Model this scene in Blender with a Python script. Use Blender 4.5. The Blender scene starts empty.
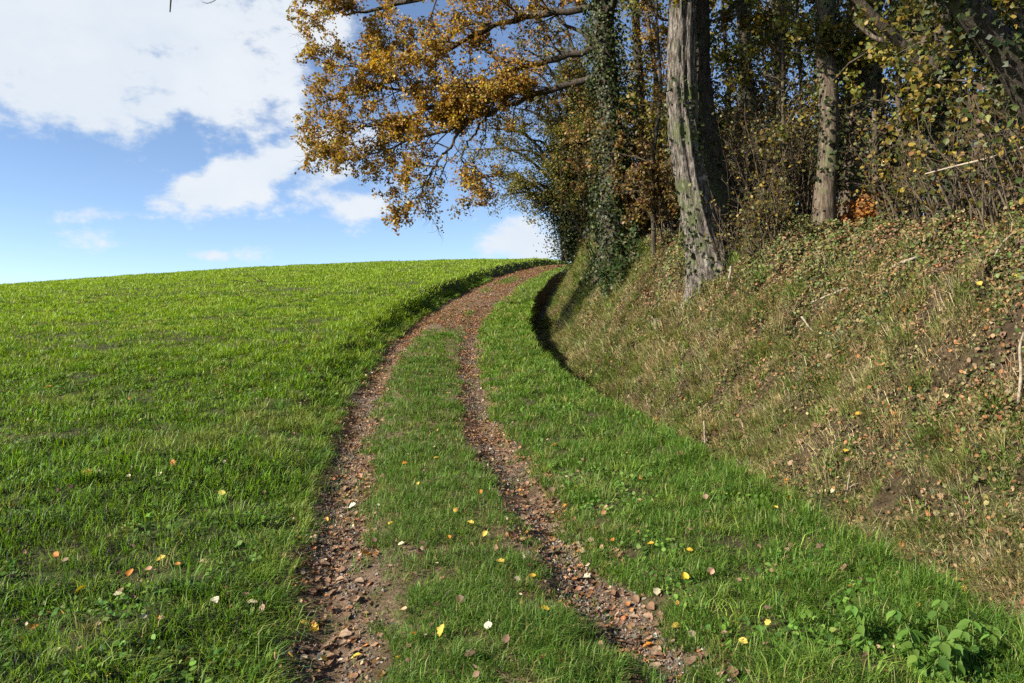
import bpy, math, random
import numpy as np
from mathutils import Vector

R = np.random.default_rng(7)
random.seed(7)
C = bpy.context.scene.collection
F, CX, CY, CAMZ = 770.0, 512.0, 341.5, 1.75

# ------------------------------------------------------------------ helpers
def P(px, py, Y):
    return np.array([(px - CX) / F * Y, Y, CAMZ + (CY - py) / F * Y])

def _hash(ix, iy, seed):
    h = (ix.astype(np.int64) * 374761393 + iy.astype(np.int64) * 668265263 + seed * 974634777) & 0xFFFFFFFF
    h = ((h ^ (h >> 13)) * 1274126177) & 0xFFFFFFFF
    h = (h ^ (h >> 16)) & 0xFFFFFF
    return h / float(0xFFFFFF)

def vnoise(x, y, seed=0):
    x = np.asarray(x, float); y = np.asarray(y, float)
    ix = np.floor(x); iy = np.floor(y)
    fx = x - ix; fy = y - iy
    fx = fx * fx * (3 - 2 * fx); fy = fy * fy * (3 - 2 * fy)
    a = _hash(ix, iy, seed); b = _hash(ix + 1, iy, seed)
    c = _hash(ix, iy + 1, seed); d = _hash(ix + 1, iy + 1, seed)
    return (a * (1 - fx) + b * fx) * (1 - fy) + (c * (1 - fx) + d * fx) * fy

def fbm(x, y, seed=0, octs=3):
    s = 0; a = .5; t = 0
    for k in range(octs):
        s = s + a * vnoise(x * 2 ** k, y * 2 ** k, seed + k * 17); t += a; a *= .5
    return s / t

def sstep(a, b, x):
    t = np.clip((x - a) / (b - a), 0, 1)
    return t * t * (3 - 2 * t)

def pchip(xk, yk):
    xk = np.array(xk, float); yk = np.array(yk, float)
    h = np.diff(xk); dl = np.diff(yk) / h
    m = np.zeros_like(xk); m[0] = dl[0]; m[-1] = dl[-1]
    for i in range(1, len(xk) - 1):
        if dl[i - 1] * dl[i] > 0:
            w1 = 2 * h[i] + h[i - 1]; w2 = h[i] + 2 * h[i - 1]
            m[i] = (w1 + w2) / (w1 / dl[i - 1] + w2 / dl[i])
    def f(x):
        x = np.clip(np.asarray(x, float), xk[0], xk[-1])
        i = np.clip(np.searchsorted(xk, x) - 1, 0, len(xk) - 2)
        t = (x - xk[i]) / h[i]
        return ((1 + 2 * t) * (1 - t) ** 2 * yk[i] + t * (1 - t) ** 2 * h[i] * m[i]
                + t * t * (3 - 2 * t) * yk[i + 1] + t * t * (t - 1) * h[i] * m[i + 1])
    return f

# ------------------------------------------------------------------ terrain shape
prof = pchip([-60, 0, 3.44, 6, 9, 12.7, 16, 20, 24, 32, 40, 52, 60, 66, 75, 90, 130, 200, 420],
             [-5.0, -1.75, -1.52, -1.30, -1.0, -.52, -.08, .38, .98, 2.14, 3.25, 4.85, 5.93, 6.5, 6.9, 6.6, 3.0, -6, -40])
xc = pchip([-60, 0, 3.44, 4.3, 6.5, 9, 12.7, 16, 19.9, 23.6, 28, 32, 40, 52, 60, 70, 90, 130, 420],
           [1.0, .05, -.06, -.26, -.68, -1.08, -1.43, -1.62, -1.70, -1.52, -1.22, -.83, .0, 1.75, 3.7, 6.5, 14, 32, 170])
ditch = pchip([-60, 0, 3, 3.9, 4.6, 5.5, 6.3, 9, 11, 12.7, 15, 18, 22, 28, 32, 40, 52, 60, 70, 90, 130, 420],
              [3.2, 2.6, 2.42, 2.36, 2.3, 2.17, 2.03, 1.58, 1.12, .80, .58, .52, .6, .98, 1.4, 2.2, 4.1, 6.2, 9.2, 17, 35, 173])
bankW = pchip([-60, 4, 9, 12, 16, 20, 26, 30, 420], [2.9, 2.9, 2.9, 2.7, 2.1, 1.9, 1.65, 1.6, 1.6])
edgeH = pchip([-60, 4, 7, 11, 18, 30, 50, 420], [.03, .03, .07, .15, .34, .48, .46, .35])
foot = pchip([-60, 4, 7, 10, 20, 30, 420], [.14, .14, .30, .44, .42, .3, .25])
dDepth = pchip([-60, 4, 6, 8, 12, 30, 420], [.12, .22, .38, .52, .60, .54, .40])
RUT = .775

def height(X, Y, fine=True):
    X = np.asarray(X, float); Y = np.asarray(Y, float)
    c = xc(Y); u = X - c; dx = ditch(Y) - c + .22 * (fbm(Y * 1.3, X * .8, 181, 3) - .5)
    z = CAMZ + prof(Y)
    # field on the left: a low bank, then falling away
    e = edgeH(Y)
    z = z + e * sstep(-1.1, -1.5 - .35 * vnoise(Y * .8, 0 * Y, 5), u) * (u < 0)
    au = np.maximum(0, -u - 1)
    z = z - np.where(au < 60, .0013 * au ** 2, 4.68 + (au - 60) * .156)
    # track: two ruts and a crown that fades with distance
    rut = np.exp(-((np.abs(u) - RUT) / .21) ** 2) * (.075 - .035 * sstep(16, 24, Y))
    z = z - rut + .03 * np.exp(-(u / .4) ** 2) * (1 - sstep(18, 24, Y))
    # verge, ditch
    v = u - dx
    z = z + (.06 * sstep(1.0, 1.4, u) + .07 * sstep(-.7, -.2, v)) * (1 - sstep(-.08, .05, v)) * (u > 0)
    D = dDepth(Y)
    z = z - D * sstep(-.10, .02, v)
    # bank
    w = v - foot(Y)
    W = bankW(Y); t = w / W
    tt = np.clip(t, 0, 1)
    hb = 2.35 + D * .9
    lin = .62 * tt + .38 * (tt * tt * (3 - 2 * tt))
    z = z + hb * lin + .07 * np.clip(w - W, 0, 4) - .05 * np.clip(w - W - 6, 0, 40)
    bank = sstep(0, .25, w)
    left = 1 - sstep(-1.9, -1.1, u)
    if fine:
        n1 = fbm(X * .7, Y * .7, 11, 3) - .5
        n2 = fbm(X * 3.1, Y * 3.1, 23, 3) - .5
        n3 = vnoise(X * 14, Y * 14, 31) - .5
        near = 1 - sstep(8, 30, Y)
        z = z + n1 * (.10 * left + .05 + .52 * bank)
        z = z + n2 * (.05 + .36 * bank) + n3 * (.015 + .08 * bank) * near
        z = z - .06 * bank * np.abs(fbm(X * 1.6 + Y * .4, Y * 1.6, 44, 2) - .5) * 4
    else:
        z = z + (fbm(X * .7, Y * .7, 11, 3) - .5) * (.10 * left + .05 + .52 * bank)
    return z

def hit(px, py):
    Ys = np.concatenate([np.arange(1.5, 20, .02), np.arange(20, 90, .1)])
    Xs = (px - CX) / F * Ys; Zs = CAMZ + (CY - py) / F * Ys
    g = height(Xs, Ys)
    k = np.nonzero(g >= Zs)[0]
    i = k[0] if len(k) else len(Ys) - 1
    return np.array([Xs[i], Ys[i], g[i]])

def gz(x, y):
    return float(height(np.array([x]), np.array([y]))[0])

# ------------------------------------------------------------------ mesh plumbing
def make_mesh(name, V, quads=None, tris=None, col=None, smooth=True):
    me = bpy.data.meshes.new(name)
    V = np.ascontiguousarray(V, dtype=np.float32)
    me.vertices.add(len(V)); me.vertices.foreach_set('co', V.ravel())
    L = []; st = []; n = 0
    if quads is not None and len(quads):
        q = np.asarray(quads, np.int32); L.append(q.ravel()); st.append(np.arange(len(q)) * 4); n = len(q) * 4
    if tris is not None and len(tris):
        t = np.asarray(tris, np.int32); L.append(t.ravel()); st.append(n + np.arange(len(t)) * 3)
    L = np.concatenate(L).astype(np.int32); st = np.concatenate(st).astype(np.int32)
    me.loops.add(len(L)); me.loops.foreach_set('vertex_index', L)
    me.polygons.add(len(st)); me.polygons.foreach_set('loop_start', st)
    me.polygons.foreach_set('use_smooth', np.full(len(st), smooth, dtype=bool))
    if col is not None:
        a = me.color_attributes.new('Col', 'FLOAT_COLOR', 'POINT')
        c4 = np.ones((len(V), 4), np.float32); c4[:, :3] = col
        a.data.foreach_set('color', c4.ravel())
    me.update(calc_edges=True)
    return me

def link(name, me, mat=None, parent=None, loc=None):
    o = bpy.data.objects.new(name, me); C.objects.link(o)
    if mat is not None and me is not None and not me.materials: me.materials.append(mat)
    if parent is not None: o.parent = parent
    if loc is not None: o.location = loc
    return o

def tag(o, label=None, cat=None, group=None, kind=None):
    if label: o['label'] = label
    if cat: o['category'] = cat
    if group: o['group'] = group
    if kind: o['kind'] = kind
    return o

def thing(name, label, cat, loc, group=None):
    return tag(link(name, None, loc=tuple(loc)), label, cat, group)

class Tubes:
    """collects tapered tubes in one mesh"""
    def __init__(s): s.V = []; s.Q = []; s.n = 0
    def add(s, pts, rad, seg=5, wob=0):
        pts = np.asarray(pts, float); rad = np.asarray(rad, float)
        n = len(pts)
        t = np.gradient(pts, axis=0); t /= np.linalg.norm(t, axis=1)[:, None] + 1e-9
        ref = np.array([0, 0, 1.0]) if abs(t[:, 2]).mean() < .75 else np.array([0, 1.0, 0])
        a = np.cross(t, ref); a /= np.linalg.norm(a, axis=1)[:, None] + 1e-9
        b = np.cross(t, a)
        th = np.linspace(0, 2 * np.pi, seg, endpoint=False)
        ring = a[:, None, :] * np.cos(th)[None, :, None] + b[:, None, :] * np.sin(th)[None, :, None]
        rr = rad[:, None] * np.ones(seg)[None]
        if wob: rr = rr * (1 + wob * (R.random((n, seg)) - .5))
        V = pts[:, None, :] + ring * rr[:, :, None]
        i = np.arange(n - 1)[:, None] * seg; j = np.arange(seg)[None]; j2 = (j + 1) % seg
        Q = np.stack([i + j, i + j2, i + seg + j2, i + seg + j], -1).reshape(-1, 4) + s.n
        s.V.append(V.reshape(-1, 3)); s.Q.append(Q); s.n += n * seg
    def build(s, name, mat, parent=None, origin=(0, 0, 0)):
        V = np.concatenate(s.V) - np.asarray(origin)
        return link(name, make_mesh(name, V, np.concatenate(s.Q)), mat, parent)

# leaf templates: (width, length, lift)
T_SMALL = (np.array([[0, 0, 0], [-.33, .5, .10], [0, .52, 0], [.33, .45, .10], [0, 1, -.12]]),
           np.array([[0, 2, 1], [0, 3, 2], [1, 2, 4], [2, 3, 4]]))
T_DRY = (np.array([[0, 0, .05], [-.30, .3, .16], [0, .33, 0], [.28, .28, .10], [-.34, .68, .22], [0, .7, -.02], [.36, .66, .06], [.03, 1, .14]]),
         np.array([[0, 2, 1], [0, 3, 2], [1, 2, 5], [1, 5, 4], [2, 3, 6], [2, 6, 5], [4, 5, 7], [5, 6, 7]]))
T_LOBE = (np.array([[0, 0, 0], [-.18, .25, .03], [-.42, .42, .10], [-.2, .55, .04], [-.34, .8, .08], [0, 1, -.1],
                    [.34, .78, .08], [.2, .55, .04], [.42, .40, .10], [.18, .25, .03], [0, .5, -.02]]),
          np.array([[0, 10, 1], [1, 10, 2], [2, 10, 3], [3, 10, 4], [4, 10, 5], [5, 10, 6], [6, 10, 7], [7, 10, 8], [8, 10, 9], [9, 10, 0]]))

T_OVAL = (np.array([[0, 0, 0], [-.24, .2, .04], [-.33, .45, .07], [-.2, .76, .04], [0, 1, -.12], [.2, .76, .04], [.33, .45, .07], [.24, .2, .04], [0, .5, -.03]]),
          np.array([[0, 8, 1], [1, 8, 2], [2, 8, 3], [3, 8, 4], [4, 8, 5], [5, 8, 6], [6, 8, 7], [7, 8, 0]]))

def unit(v): return v / (np.linalg.norm(v, axis=-1, keepdims=True) + 1e-9)

def leaf_mesh(name, pos, nrm, size, col, tmpl=T_SMALL, jitter=.0, aspect=1.0):
    """leaves at pos lying with normal nrm, spun at random"""
    n = len(pos); tv, tf = tmpl
    nrm = unit(nrm + jitter * R.normal(size=(n, 3)))
    r = unit(R.normal(size=(n, 3)))
    a = unit(np.cross(nrm, r)); b = np.cross(nrm, a)
    size = np.asarray(size)[:, None, None]
    curl = (R.random((n, 1, 1)) * 2.2 - .4)
    V = pos[:, None, :] + size * (a[:, None, :] * tv[None, :, 0:1] * aspect + b[:, None, :] * (tv[None, :, 1:2] - .5) + nrm[:, None, :] * tv[None, :, 2:3] * curl)
    k = len(tv)
    T = (tf[None] + (np.arange(n) * k)[:, None, None]).reshape(-1, 3)
    cc = np.repeat(col, k, axis=0)
    return make_mesh(name, V.reshape(-1, 3), None, T, cc)

def pick(pal, wts, n, var=.18):
    pal = np.array(pal, float); w = np.array(wts, float); w /= w.sum()
    c = pal[R.choice(len(pal), n, p=w)]
    return np.clip(c * (1 + var * R.normal(size=(n, 1))) * (1 + .06 * R.normal(size=(n, 3))), .004, .9)

# ------------------------------------------------------------------ materials
def mat_new(name):
    m = bpy.data.materials.new(name); m.use_nodes = True
    nt = m.node_tree; nt.nodes.clear()
    return m, nt, nt.nodes, nt.links

def leaf_material(name, trans=.4, rough=.55, spec=.25, objcol=False, tint=(1, 1, 1)):
    m, nt, N, L = mat_new(name)
    out = N.new('ShaderNodeOutputMaterial')
    if objcol:
        a = N.new('ShaderNodeObjectInfo'); src = a.outputs['Color']
        tc = N.new('ShaderNodeTexCoord'); nz = N.new('ShaderNodeTexNoise'); nz.inputs['Scale'].default_value = 45; nz.inputs['Detail'].default_value = 4
        L.new(tc.outputs['Object'], nz.inputs['Vector'])
        rp = N.new('ShaderNodeMapRange'); rp.inputs['From Min'].default_value = .35; rp.inputs['From Max'].default_value = .7
        rp.inputs['To Min'].default_value = .5; rp.inputs['To Max'].default_value = 1.15
        L.new(nz.outputs['Fac'], rp.inputs['Value'])
        mx = N.new('ShaderNodeVectorMath'); mx.operation = 'SCALE'
        L.new(src, mx.inputs[0]); L.new(rp.outputs['Result'], mx.inputs['Scale']); src = mx.outputs['Vector']
    else:
        a = N.new('ShaderNodeAttribute'); a.attribute_name = 'Col'; src = a.outputs['Color']
    b = N.new('ShaderNodeBsdfPrincipled'); b.inputs['Roughness'].default_value = rough
    b.inputs['Specular IOR Level'].default_value = spec
    t = N.new('ShaderNodeBsdfTranslucent'); mix = N.new('ShaderNodeMixShader'); mix.inputs[0].default_value = trans
    L.new(src, b.inputs['Base Color'])
    hs = N.new('ShaderNodeHueSaturation'); hs.inputs['Saturation'].default_value = 1.12; hs.inputs['Value'].default_value = 1.35
    L.new(src, hs.inputs['Color']); L.new(hs.outputs['Color'], t.inputs['Color'])
    L.new(b.outputs[0], mix.inputs[1]); L.new(t.outputs[0], mix.inputs[2]); L.new(mix.outputs[0], out.inputs['Surface'])
    return m

def noise_material(name, ramp, scale, detail=8, rough=.9, bump=.3, bscale=60, stretch=None, coord='Object', second=None, bdist=.02):
    """ramp: list of (pos, rgb); second: (scale, lo, hi, rgb) overlays patches of another colour"""
    m, nt, N, L = mat_new(name)
    out = N.new('ShaderNodeOutputMaterial'); b = N.new('ShaderNodeBsdfPrincipled')
    b.inputs['Roughness'].default_value = rough; b.inputs['Specular IOR Level'].default_value = .2
    tc = N.new('ShaderNodeTexCoord'); vec = tc.outputs[coord]
    if stretch:
        mp = N.new('ShaderNodeMapping'); mp.inputs['Scale'].default_value = stretch
        L.new(vec, mp.inputs['Vector']); vec = mp.outputs['Vector']
    nz = N.new('ShaderNodeTexNoise'); nz.inputs['Scale'].default_value = scale; nz.inputs['Detail'].default_value = detail; nz.inputs['Roughness'].default_value = .68
    L.new(vec, nz.inputs['Vector'])
    cr = N.new('ShaderNodeValToRGB'); e = cr.color_ramp.elements
    while len(e) < len(ramp): e.new(.5)
    for k, (p, c) in enumerate(ramp): e[k].position = p; e[k].color = (*c, 1)
    L.new(nz.outputs['Fac'], cr.inputs['Fac']); col = cr.outputs['Color']
    for s2 in (second or []):
        n2 = N.new('ShaderNodeTexNoise'); n2.inputs['Scale'].default_value = s2[0]; n2.inputs['Detail'].default_value = 5
        L.new(tc.outputs[coord], n2.inputs['Vector'])
        mr = N.new('ShaderNodeMapRange'); mr.inputs['From Min'].default_value = s2[1]; mr.inputs['From Max'].default_value = s2[2]
        L.new(n2.outputs['Fac'], mr.inputs['Value'])
        mx = N.new('ShaderNodeMix'); mx.data_type = 'RGBA'
        L.new(mr.outputs['Result'], mx.inputs['Factor']); L.new(col, mx.inputs['A']); mx.inputs['B'].default_value = (*s2[3], 1)
        col = mx.outputs['Result']
    L.new(col, b.inputs['Base Color'])
    bn = N.new('ShaderNodeTexNoise'); bn.inputs['Scale'].default_value = bscale; bn.inputs['Detail'].default_value = 6; bn.inputs['Roughness'].default_value = .7
    L.new(vec, bn.inputs['Vector'])
    bp = N.new('ShaderNodeBump'); bp.inputs['Strength'].default_value = bump; bp.inputs['Distance'].default_value = bdist
    L.new(bn.outputs['Fac'], bp.inputs['Height']); L.new(bp.outputs['Normal'], b.inputs['Normal'])
    L.new(b.outputs[0], out.inputs['Surface'])
    return m

M_field = noise_material('meadow_soil', [(.3, (.024, .022, .009)), (.5, (.045, .05, .016)), (.72, (.08, .075, .028))], 14, bump=.6, bscale=25, bdist=.05,
                         second=[(9, .58, .72, (.10, .075, .035))])
M_track = noise_material('gravel_and_earth', [(.3, (.055, .036, .022)), (.48, (.12, .08, .05)), (.62, (.22, .15, .095)), (.8, (.32, .26, .20))], 28, bump=.9, bscale=70,
                         second=[(4, .5, .68, (.085, .055, .03)), (1.1, .55, .7, (.17, .10, .055))])
M_verge = noise_material('verge_soil', [(.3, (.022, .018, .009)), (.55, (.05, .042, .018)), (.75, (.09, .07, .032))], 16, bump=.6, bscale=30, bdist=.04,
                         second=[(7, .55, .7, (.09, .06, .03))])
M_bank = noise_material('bank_earth', [(.3, (.03, .02, .012)), (.48, (.065, .045, .024)), (.62, (.11, .078, .042)), (.78, (.17, .125, .07))], 14, bump=1.0, bscale=40, bdist=.06,
                        second=[(1.7, .52, .68, (.05, .055, .018)), (4.5, .58, .7, (.03, .02, .012))])
M_wood = noise_material('woodland_litter', [(.3, (.025, .016, .009)), (.5, (.06, .038, .018)), (.7, (.11, .075, .035))], 9, bump=1.0, bscale=35, bdist=.06,
                        second=[(2, .5, .65, (.04, .06, .018))])
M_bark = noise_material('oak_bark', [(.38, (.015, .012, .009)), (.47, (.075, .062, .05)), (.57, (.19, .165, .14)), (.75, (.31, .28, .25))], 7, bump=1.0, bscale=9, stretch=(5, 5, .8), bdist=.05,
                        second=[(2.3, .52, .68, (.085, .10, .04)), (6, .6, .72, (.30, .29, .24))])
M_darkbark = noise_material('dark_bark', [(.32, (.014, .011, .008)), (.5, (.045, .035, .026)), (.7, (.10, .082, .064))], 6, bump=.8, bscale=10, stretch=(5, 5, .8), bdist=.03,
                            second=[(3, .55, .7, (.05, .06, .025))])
M_brownbark = noise_material('brown_bark', [(.34, (.022, .016, .011)), (.5, (.085, .064, .044)), (.7, (.19, .155, .115))], 7, bump=.8, bscale=12, stretch=(4, 4, .8), bdist=.03,
                             second=[(3, .55, .7, (.085, .10, .04))])
M_twig = noise_material('twig_bark', [(.35, (.045, .035, .025)), (.6, (.10, .08, .055))], 12, bump=.3, bscale=40, bdist=.01)
M_stem = noise_material('stem_bark', [(.35, (.035, .026, .017)), (.6, (.105, .08, .053))], 12, bump=.3, bscale=40, bdist=.01)
M_stick = noise_material('bleached_wood', [(.35, (.12, .095, .065)), (.6, (.32, .27, .2))], 14, bump=.5, bscale=40, stretch=(1, 1, 1), bdist=.01)
M_log = noise_material('rotten_log', [(.35, (.04, .026, .017)), (.6, (.14, .095, .065))], 10, bump=.8, bscale=30, bdist=.02)
M_stone = leaf_material('pebble_stone', trans=0, rough=.85, spec=.3)
M_grass = leaf_material('grass_blade', trans=.36, rough=.5, spec=.22)
M_leaf = leaf_material('autumn_foliage', trans=.42, rough=.5, spec=.3)
M_ivy = leaf_material('ivy_leaf', trans=.18, rough=.5, spec=.22)
M_dry = leaf_material('dry_leaf', trans=.12, rough=.7, spec=.2)
M_fallen = leaf_material('fallen_leaf_skin', trans=.2, rough=.65, spec=.25, objcol=True)
M_herb = leaf_material('herb_leaf', trans=.38, rough=.55, spec=.15)

# ------------------------------------------------------------------ ground sheets
def rows():
    y = list(np.arange(-8, 2, .25)); v = 2.0
    while v < 110: y.append(v); v += max(.035, .0075 * v)
    while v < 420: y.append(v); v += 6
    return np.array(y)
ROWS = rows()
def sheet(name, cols_fn, mat):
    U = cols_fn(ROWS)                       # (rows, cols) world X
    Yg = np.repeat(ROWS[:, None], U.shape[1], 1)
    Z = height(U, Yg)
    V = np.stack([U, Yg, Z], -1).reshape(-1, 3)
    n, m = U.shape
    i = np.arange(n - 1)[:, None] * m + np.arange(m - 1)[None]
    Q = np.stack([i, i + 1, i + m + 1, i + m], -1).reshape(-1, 4)
    return tag(link(name, make_mesh(name, V, Q), mat), kind='structure')
EDGE_L, EDGE_R = -1.04, 1.0
def c_field(y):
    g = np.concatenate([[0], np.cumsum(np.geomspace(.05, 9, 190))])
    return xc(y)[:, None] + EDGE_L - g[::-1][None]
def c_track(y): return xc(y)[:, None] + np.linspace(EDGE_L, EDGE_R, 56)[None]
def c_verge(y):
    a = xc(y) + EDGE_R; b = np.maximum(ditch(y) - .18, a + .1)
    return a[:, None] + (b - a)[:, None] * np.linspace(0, 1, 30)[None]
def c_bank(y):
    a = np.maximum(ditch(y) - .18, xc(y) + EDGE_R + .1); b = ditch(y) + .22 + bankW(y) + .3
    return a[:, None] + (b - a)[:, None] * np.concatenate([np.linspace(0, .14, 14), np.linspace(.15, 1, 90)])[None]
def c_wood(y):
    a = ditch(y) + .22 + bankW(y) + .3
    return a[:, None] + np.concatenate([[0], np.cumsum(np.geomspace(.06, 8, 110))])[None]
sheet('meadow_ground', c_field, M_field)
sheet('track', c_track, M_track)
sheet('verge_ground', c_verge, M_verge)
sheet('bank_ground', c_bank, M_bank)
sheet('woodland_ground', c_wood, M_wood)

# ------------------------------------------------------------------ grass
def zone(X, Y):
    u = X - xc(Y); dv = X - ditch(Y)
    return u, dv

def blades(X, Y, h, w, col, lean=(.2, 1.5), down=None):
    n = len(X)
    Z = height(X, Y) - .01
    p = np.stack([X, Y, Z], 1)
    ph = R.random(n) * 2 * np.pi
    s = np.stack([np.cos(ph), np.sin(ph), np.zeros(n)], 1)
    la = ph + np.pi / 2 + R.normal(size=n) * .5
    ld = np.stack([np.cos(la), np.sin(la), np.zeros(n)], 1)
    lm = (lean[0] + (lean[1] - lean[0]) * R.random(n))
    if down is not None: ld = unit(ld * .9 + down)
    up = np.array([0, 0, 1.0])
    hh = h[:, None]; ww = w[:, None] * .5; l = lm[:, None]
    v0 = p - s * ww; v1 = p + s * ww
    mid = p + up * hh * (.62 - .12 * l) + ld * hh * l * .30
    v2 = mid + s * ww * .8; v3 = mid - s * ww * .8
    v4 = p + up * hh * (1.0 - .42 * l) + ld * hh * l * .95
    V = np.stack([v0, v1, v2, v3, v4], 1).reshape(-1, 3)
    i = np.arange(n) * 5
    Q = np.stack([i, i + 1, i + 2, i + 3], 1); T = np.stack([i + 3, i + 2, i + 4], 1)
    return V, Q, T, np.repeat(col, 5, 0)

def merge(parts):
    V = []; Q = []; T = []; K = []; n = 0
    for v, q, t, c in parts:
        V.append(v); Q.append(q + n); T.append(t + n); K.append(c); n += len(v)
    return np.concatenate(V), np.concatenate(Q), np.concatenate(T), np.concatenate(K)

BANDS = [(1.6, 4.5, 11500), (4.5, 8, 6200), (8, 14, 2700), (14, 24, 950), (24, 40, 320), (40, 78, 105)]
G_FIELD = [(.125, .245, .020), (.165, .29, .026), (.08, .165, .016), (.205, .285, .035), (.32, .27, .11)]
fieldP, stripP, vergeP = [], [], []
for (y0, y1, dens) in BANDS:
    xm = lambda y: .76 * y + 1.2
    N_ = int(dens * (y1 - y0) * 2 * xm((y0 + y1) / 2))
    Y = np.sqrt(R.random(N_) * (y1 ** 2 - y0 ** 2) + y0 ** 2)
    X = (R.random(N_) * 2 - 1) * xm(Y)
    u, dv = zone(X, Y)
    wmin = .00075 * Y
    # field
    edge = EDGE_L - .03 + .34 * (fbm(X * 1.3, Y * 1.3, 61, 2) - .5) + .26 * (fbm(X * 5, Y * 4, 62, 2) - .5) - .08 * sstep(16, 22, Y)
    tuft = .6 * fbm(X * 4.2, Y * 4.2, 71, 2) + .4 * fbm(X * 11, Y * 11, 72, 2); big = fbm(X * .8, Y * 1.1, 75, 3)
    keep = (u < edge) & (R.random(N_) < np.clip(.50 + 2.2 * (tuft - .36), .28, 1)) & ((big > .32) | (R.random(N_) < .75))
    x, y, tf, bg = X[keep], Y[keep], tuft[keep], big[keep]; n = len(x)
    ne = sstep(-2.4, -1.2, u[keep])
    near = 1 - sstep(5, 16, y)
    h = np.clip(.04 + .22 * (tf - .34) + .12 * (bg - .45), .03, .20) * (.35 + 1.05 * R.random(n)) * (1 + .45 * ne * (1 - near)) * (1 + .12 * near) + .0005 * y
    w = np.maximum(.0032 + .0028 * R.random(n) ** 2, wmin[keep] * (.8 + .6 * R.random(n)))
    c = pick(G_FIELD, [4, 3.4, 2.0, 2.2, .35], n, .14)
    c = c * (.72 + .35 * bg + .35 * tf)[:, None]
    dead = (sstep(.60, .70, fbm(x * 1.1, y * .8, 79, 3)) * sstep(4, 9, y) * .45)[:, None]
    c = c * (.88 + .12 * sstep(3.5, 7, y))[:, None] * (R.random((n, 1)) < .55)  # blades near the camera coloured darker, for the shade seen down between them
    c = c * (1 - dead) + np.array([.24, .235, .075]) * (.7 + .6 * R.random((n, 1))) * dead
    yel = sstep(5, 20, y)[:, None]
    c = c * (1 - .6 * yel) + np.array([.27, .37, .045]) * (.6 + .45 * tf + .4 * bg)[:, None] * .6 * yel
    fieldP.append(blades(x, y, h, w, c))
    # centre strip and thin grass on the track
    sp = np.abs(u) < .55 + .30 * (fbm(X * 6, Y * 4, 63, 2) - .5) + .26 * (fbm(X * 2.2, Y * 1.1, 81, 2) - .5)
    fade = 1 - sstep(16, 22, Y + 4 * (vnoise(X * 1.2, Y * .5, 3) - .5))
    odd = (np.abs(u) < 1.1) & (R.random(N_) < .035 * (.3 + (vnoise(X * 3, Y * 3, 9) > .6) * 2))
    far_t = (np.abs(u) < .4) & (Y > 20) & (vnoise(X * 1.0, Y * .35, 14) > .68)
    keep = ((sp & (R.random(N_) < fade * np.clip(.42 + 2.2 * (tuft - .36), .15, 1))) | odd | far_t)
    x, y, tf, bg = X[keep], Y[keep], tuft[keep], big[keep]; n = len(x)
    h = np.clip(.025 + .17 * (tf - .2), .02, .17) * (.35 + 1.1 * R.random(n)) * (1 - .25 * sstep(6, 14, y)) + .0004 * y
    w = np.maximum(.003 + .0016 * R.random(n), wmin[keep])
    c = pick([(.09, .175, .025), (.125, .21, .033), (.055, .115, .018), (.17, .20, .045), (.26, .21, .09)], [4, 3, 2.2, 1.5, .6], n, .16)
    stripP.append(blades(x, y, h, w, c))
    # verge
    re = EDGE_R - .10 + .30 * (fbm(X * 6, Y * 4, 64, 2) - .5) + .36 * (fbm(X * 1.4, Y * 1.4, 91, 2) - .5)
    keep = (u > re) & (dv < .22 * (fbm(Y * 1.3, X * .8, 181, 3) - .5) * -1 - .05 + .12 * (vnoise(X * 3, Y * 3, 8) - .5)) & (R.random(N_) < np.clip(.52 + 2.2 * (tuft - .36), .28, 1)) & (Y < 60)
    x, y, tf, bg = X[keep], Y[keep], tuft[keep], big[keep]; n = len(x)
    lush = sstep(-.9, -.1, dv[keep])
    h = np.clip(.03 + .24 * (tf - .34) + lush * (.10 - .085 * sstep(5.5, 8, y)), .025, .26) * (.35 + 1.1 * R.random(n)) + .0005 * y
    w = np.maximum(.0034 + .002 * R.random(n), wmin[keep])
    c = pick([(.09, .18, .022), (.12, .215, .03), (.055, .115, .016), (.17, .22, .04), (.28, .24, .10)], [4, 3.4, 2.4, 1.8, .6], n, .16)
    yel = sstep(7, 24, y)[:, None]
    c = c * (1 - .4 * yel) + np.array([.21, .29, .045]) * (.75 + .5 * tf)[:, None] * .4 * yel
    vergeP.append(blades(x, y, h, w, c))
# dead thatch lying low between the living blades, and single large tufts
def tufts(N_, ylo, yhi, fn, hr, pals, bl, spread=.05, pull=None, bias=1.4):
    Y = ylo + (yhi - ylo) * R.random(N_) ** bias; X, ok = fn(Y); X, Y = X[ok], Y[ok]; n = len(X)
    cnt = R.integers(bl[0], bl[1], n); H = hr[0] + (hr[1] - hr[0]) * R.random(n) ** 1.6; kind = R.integers(0, len(pals), n)
    i = np.repeat(np.arange(n), cnt); m = len(i)
    r = np.abs(R.normal(size=m)) * spread * (H[i] / hr[1] + .4); a = R.random(m) * 6.2832
    x = X[i] + r * np.cos(a); y = Y[i] + r * np.sin(a)
    base = np.array([pick(p, [1] * len(p), n, .1) for p in pals])[kind, np.arange(n)]
    c = np.clip(base[i] * (1 + .22 * R.normal(size=(m, 1))), .01, .8)
    h = H[i] * (.45 + .75 * R.random(m)) + .0004 * y; w = np.maximum(.0034 + .0022 * R.random(m), .00075 * y)
    dn = np.stack([np.cos(a), np.sin(a), 0 * a], 1) * 1.2
    if pull is not None: dn = dn + np.array(pull)
    return blades(x, y, h, w, c, (.35, 1.6), dn)
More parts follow.
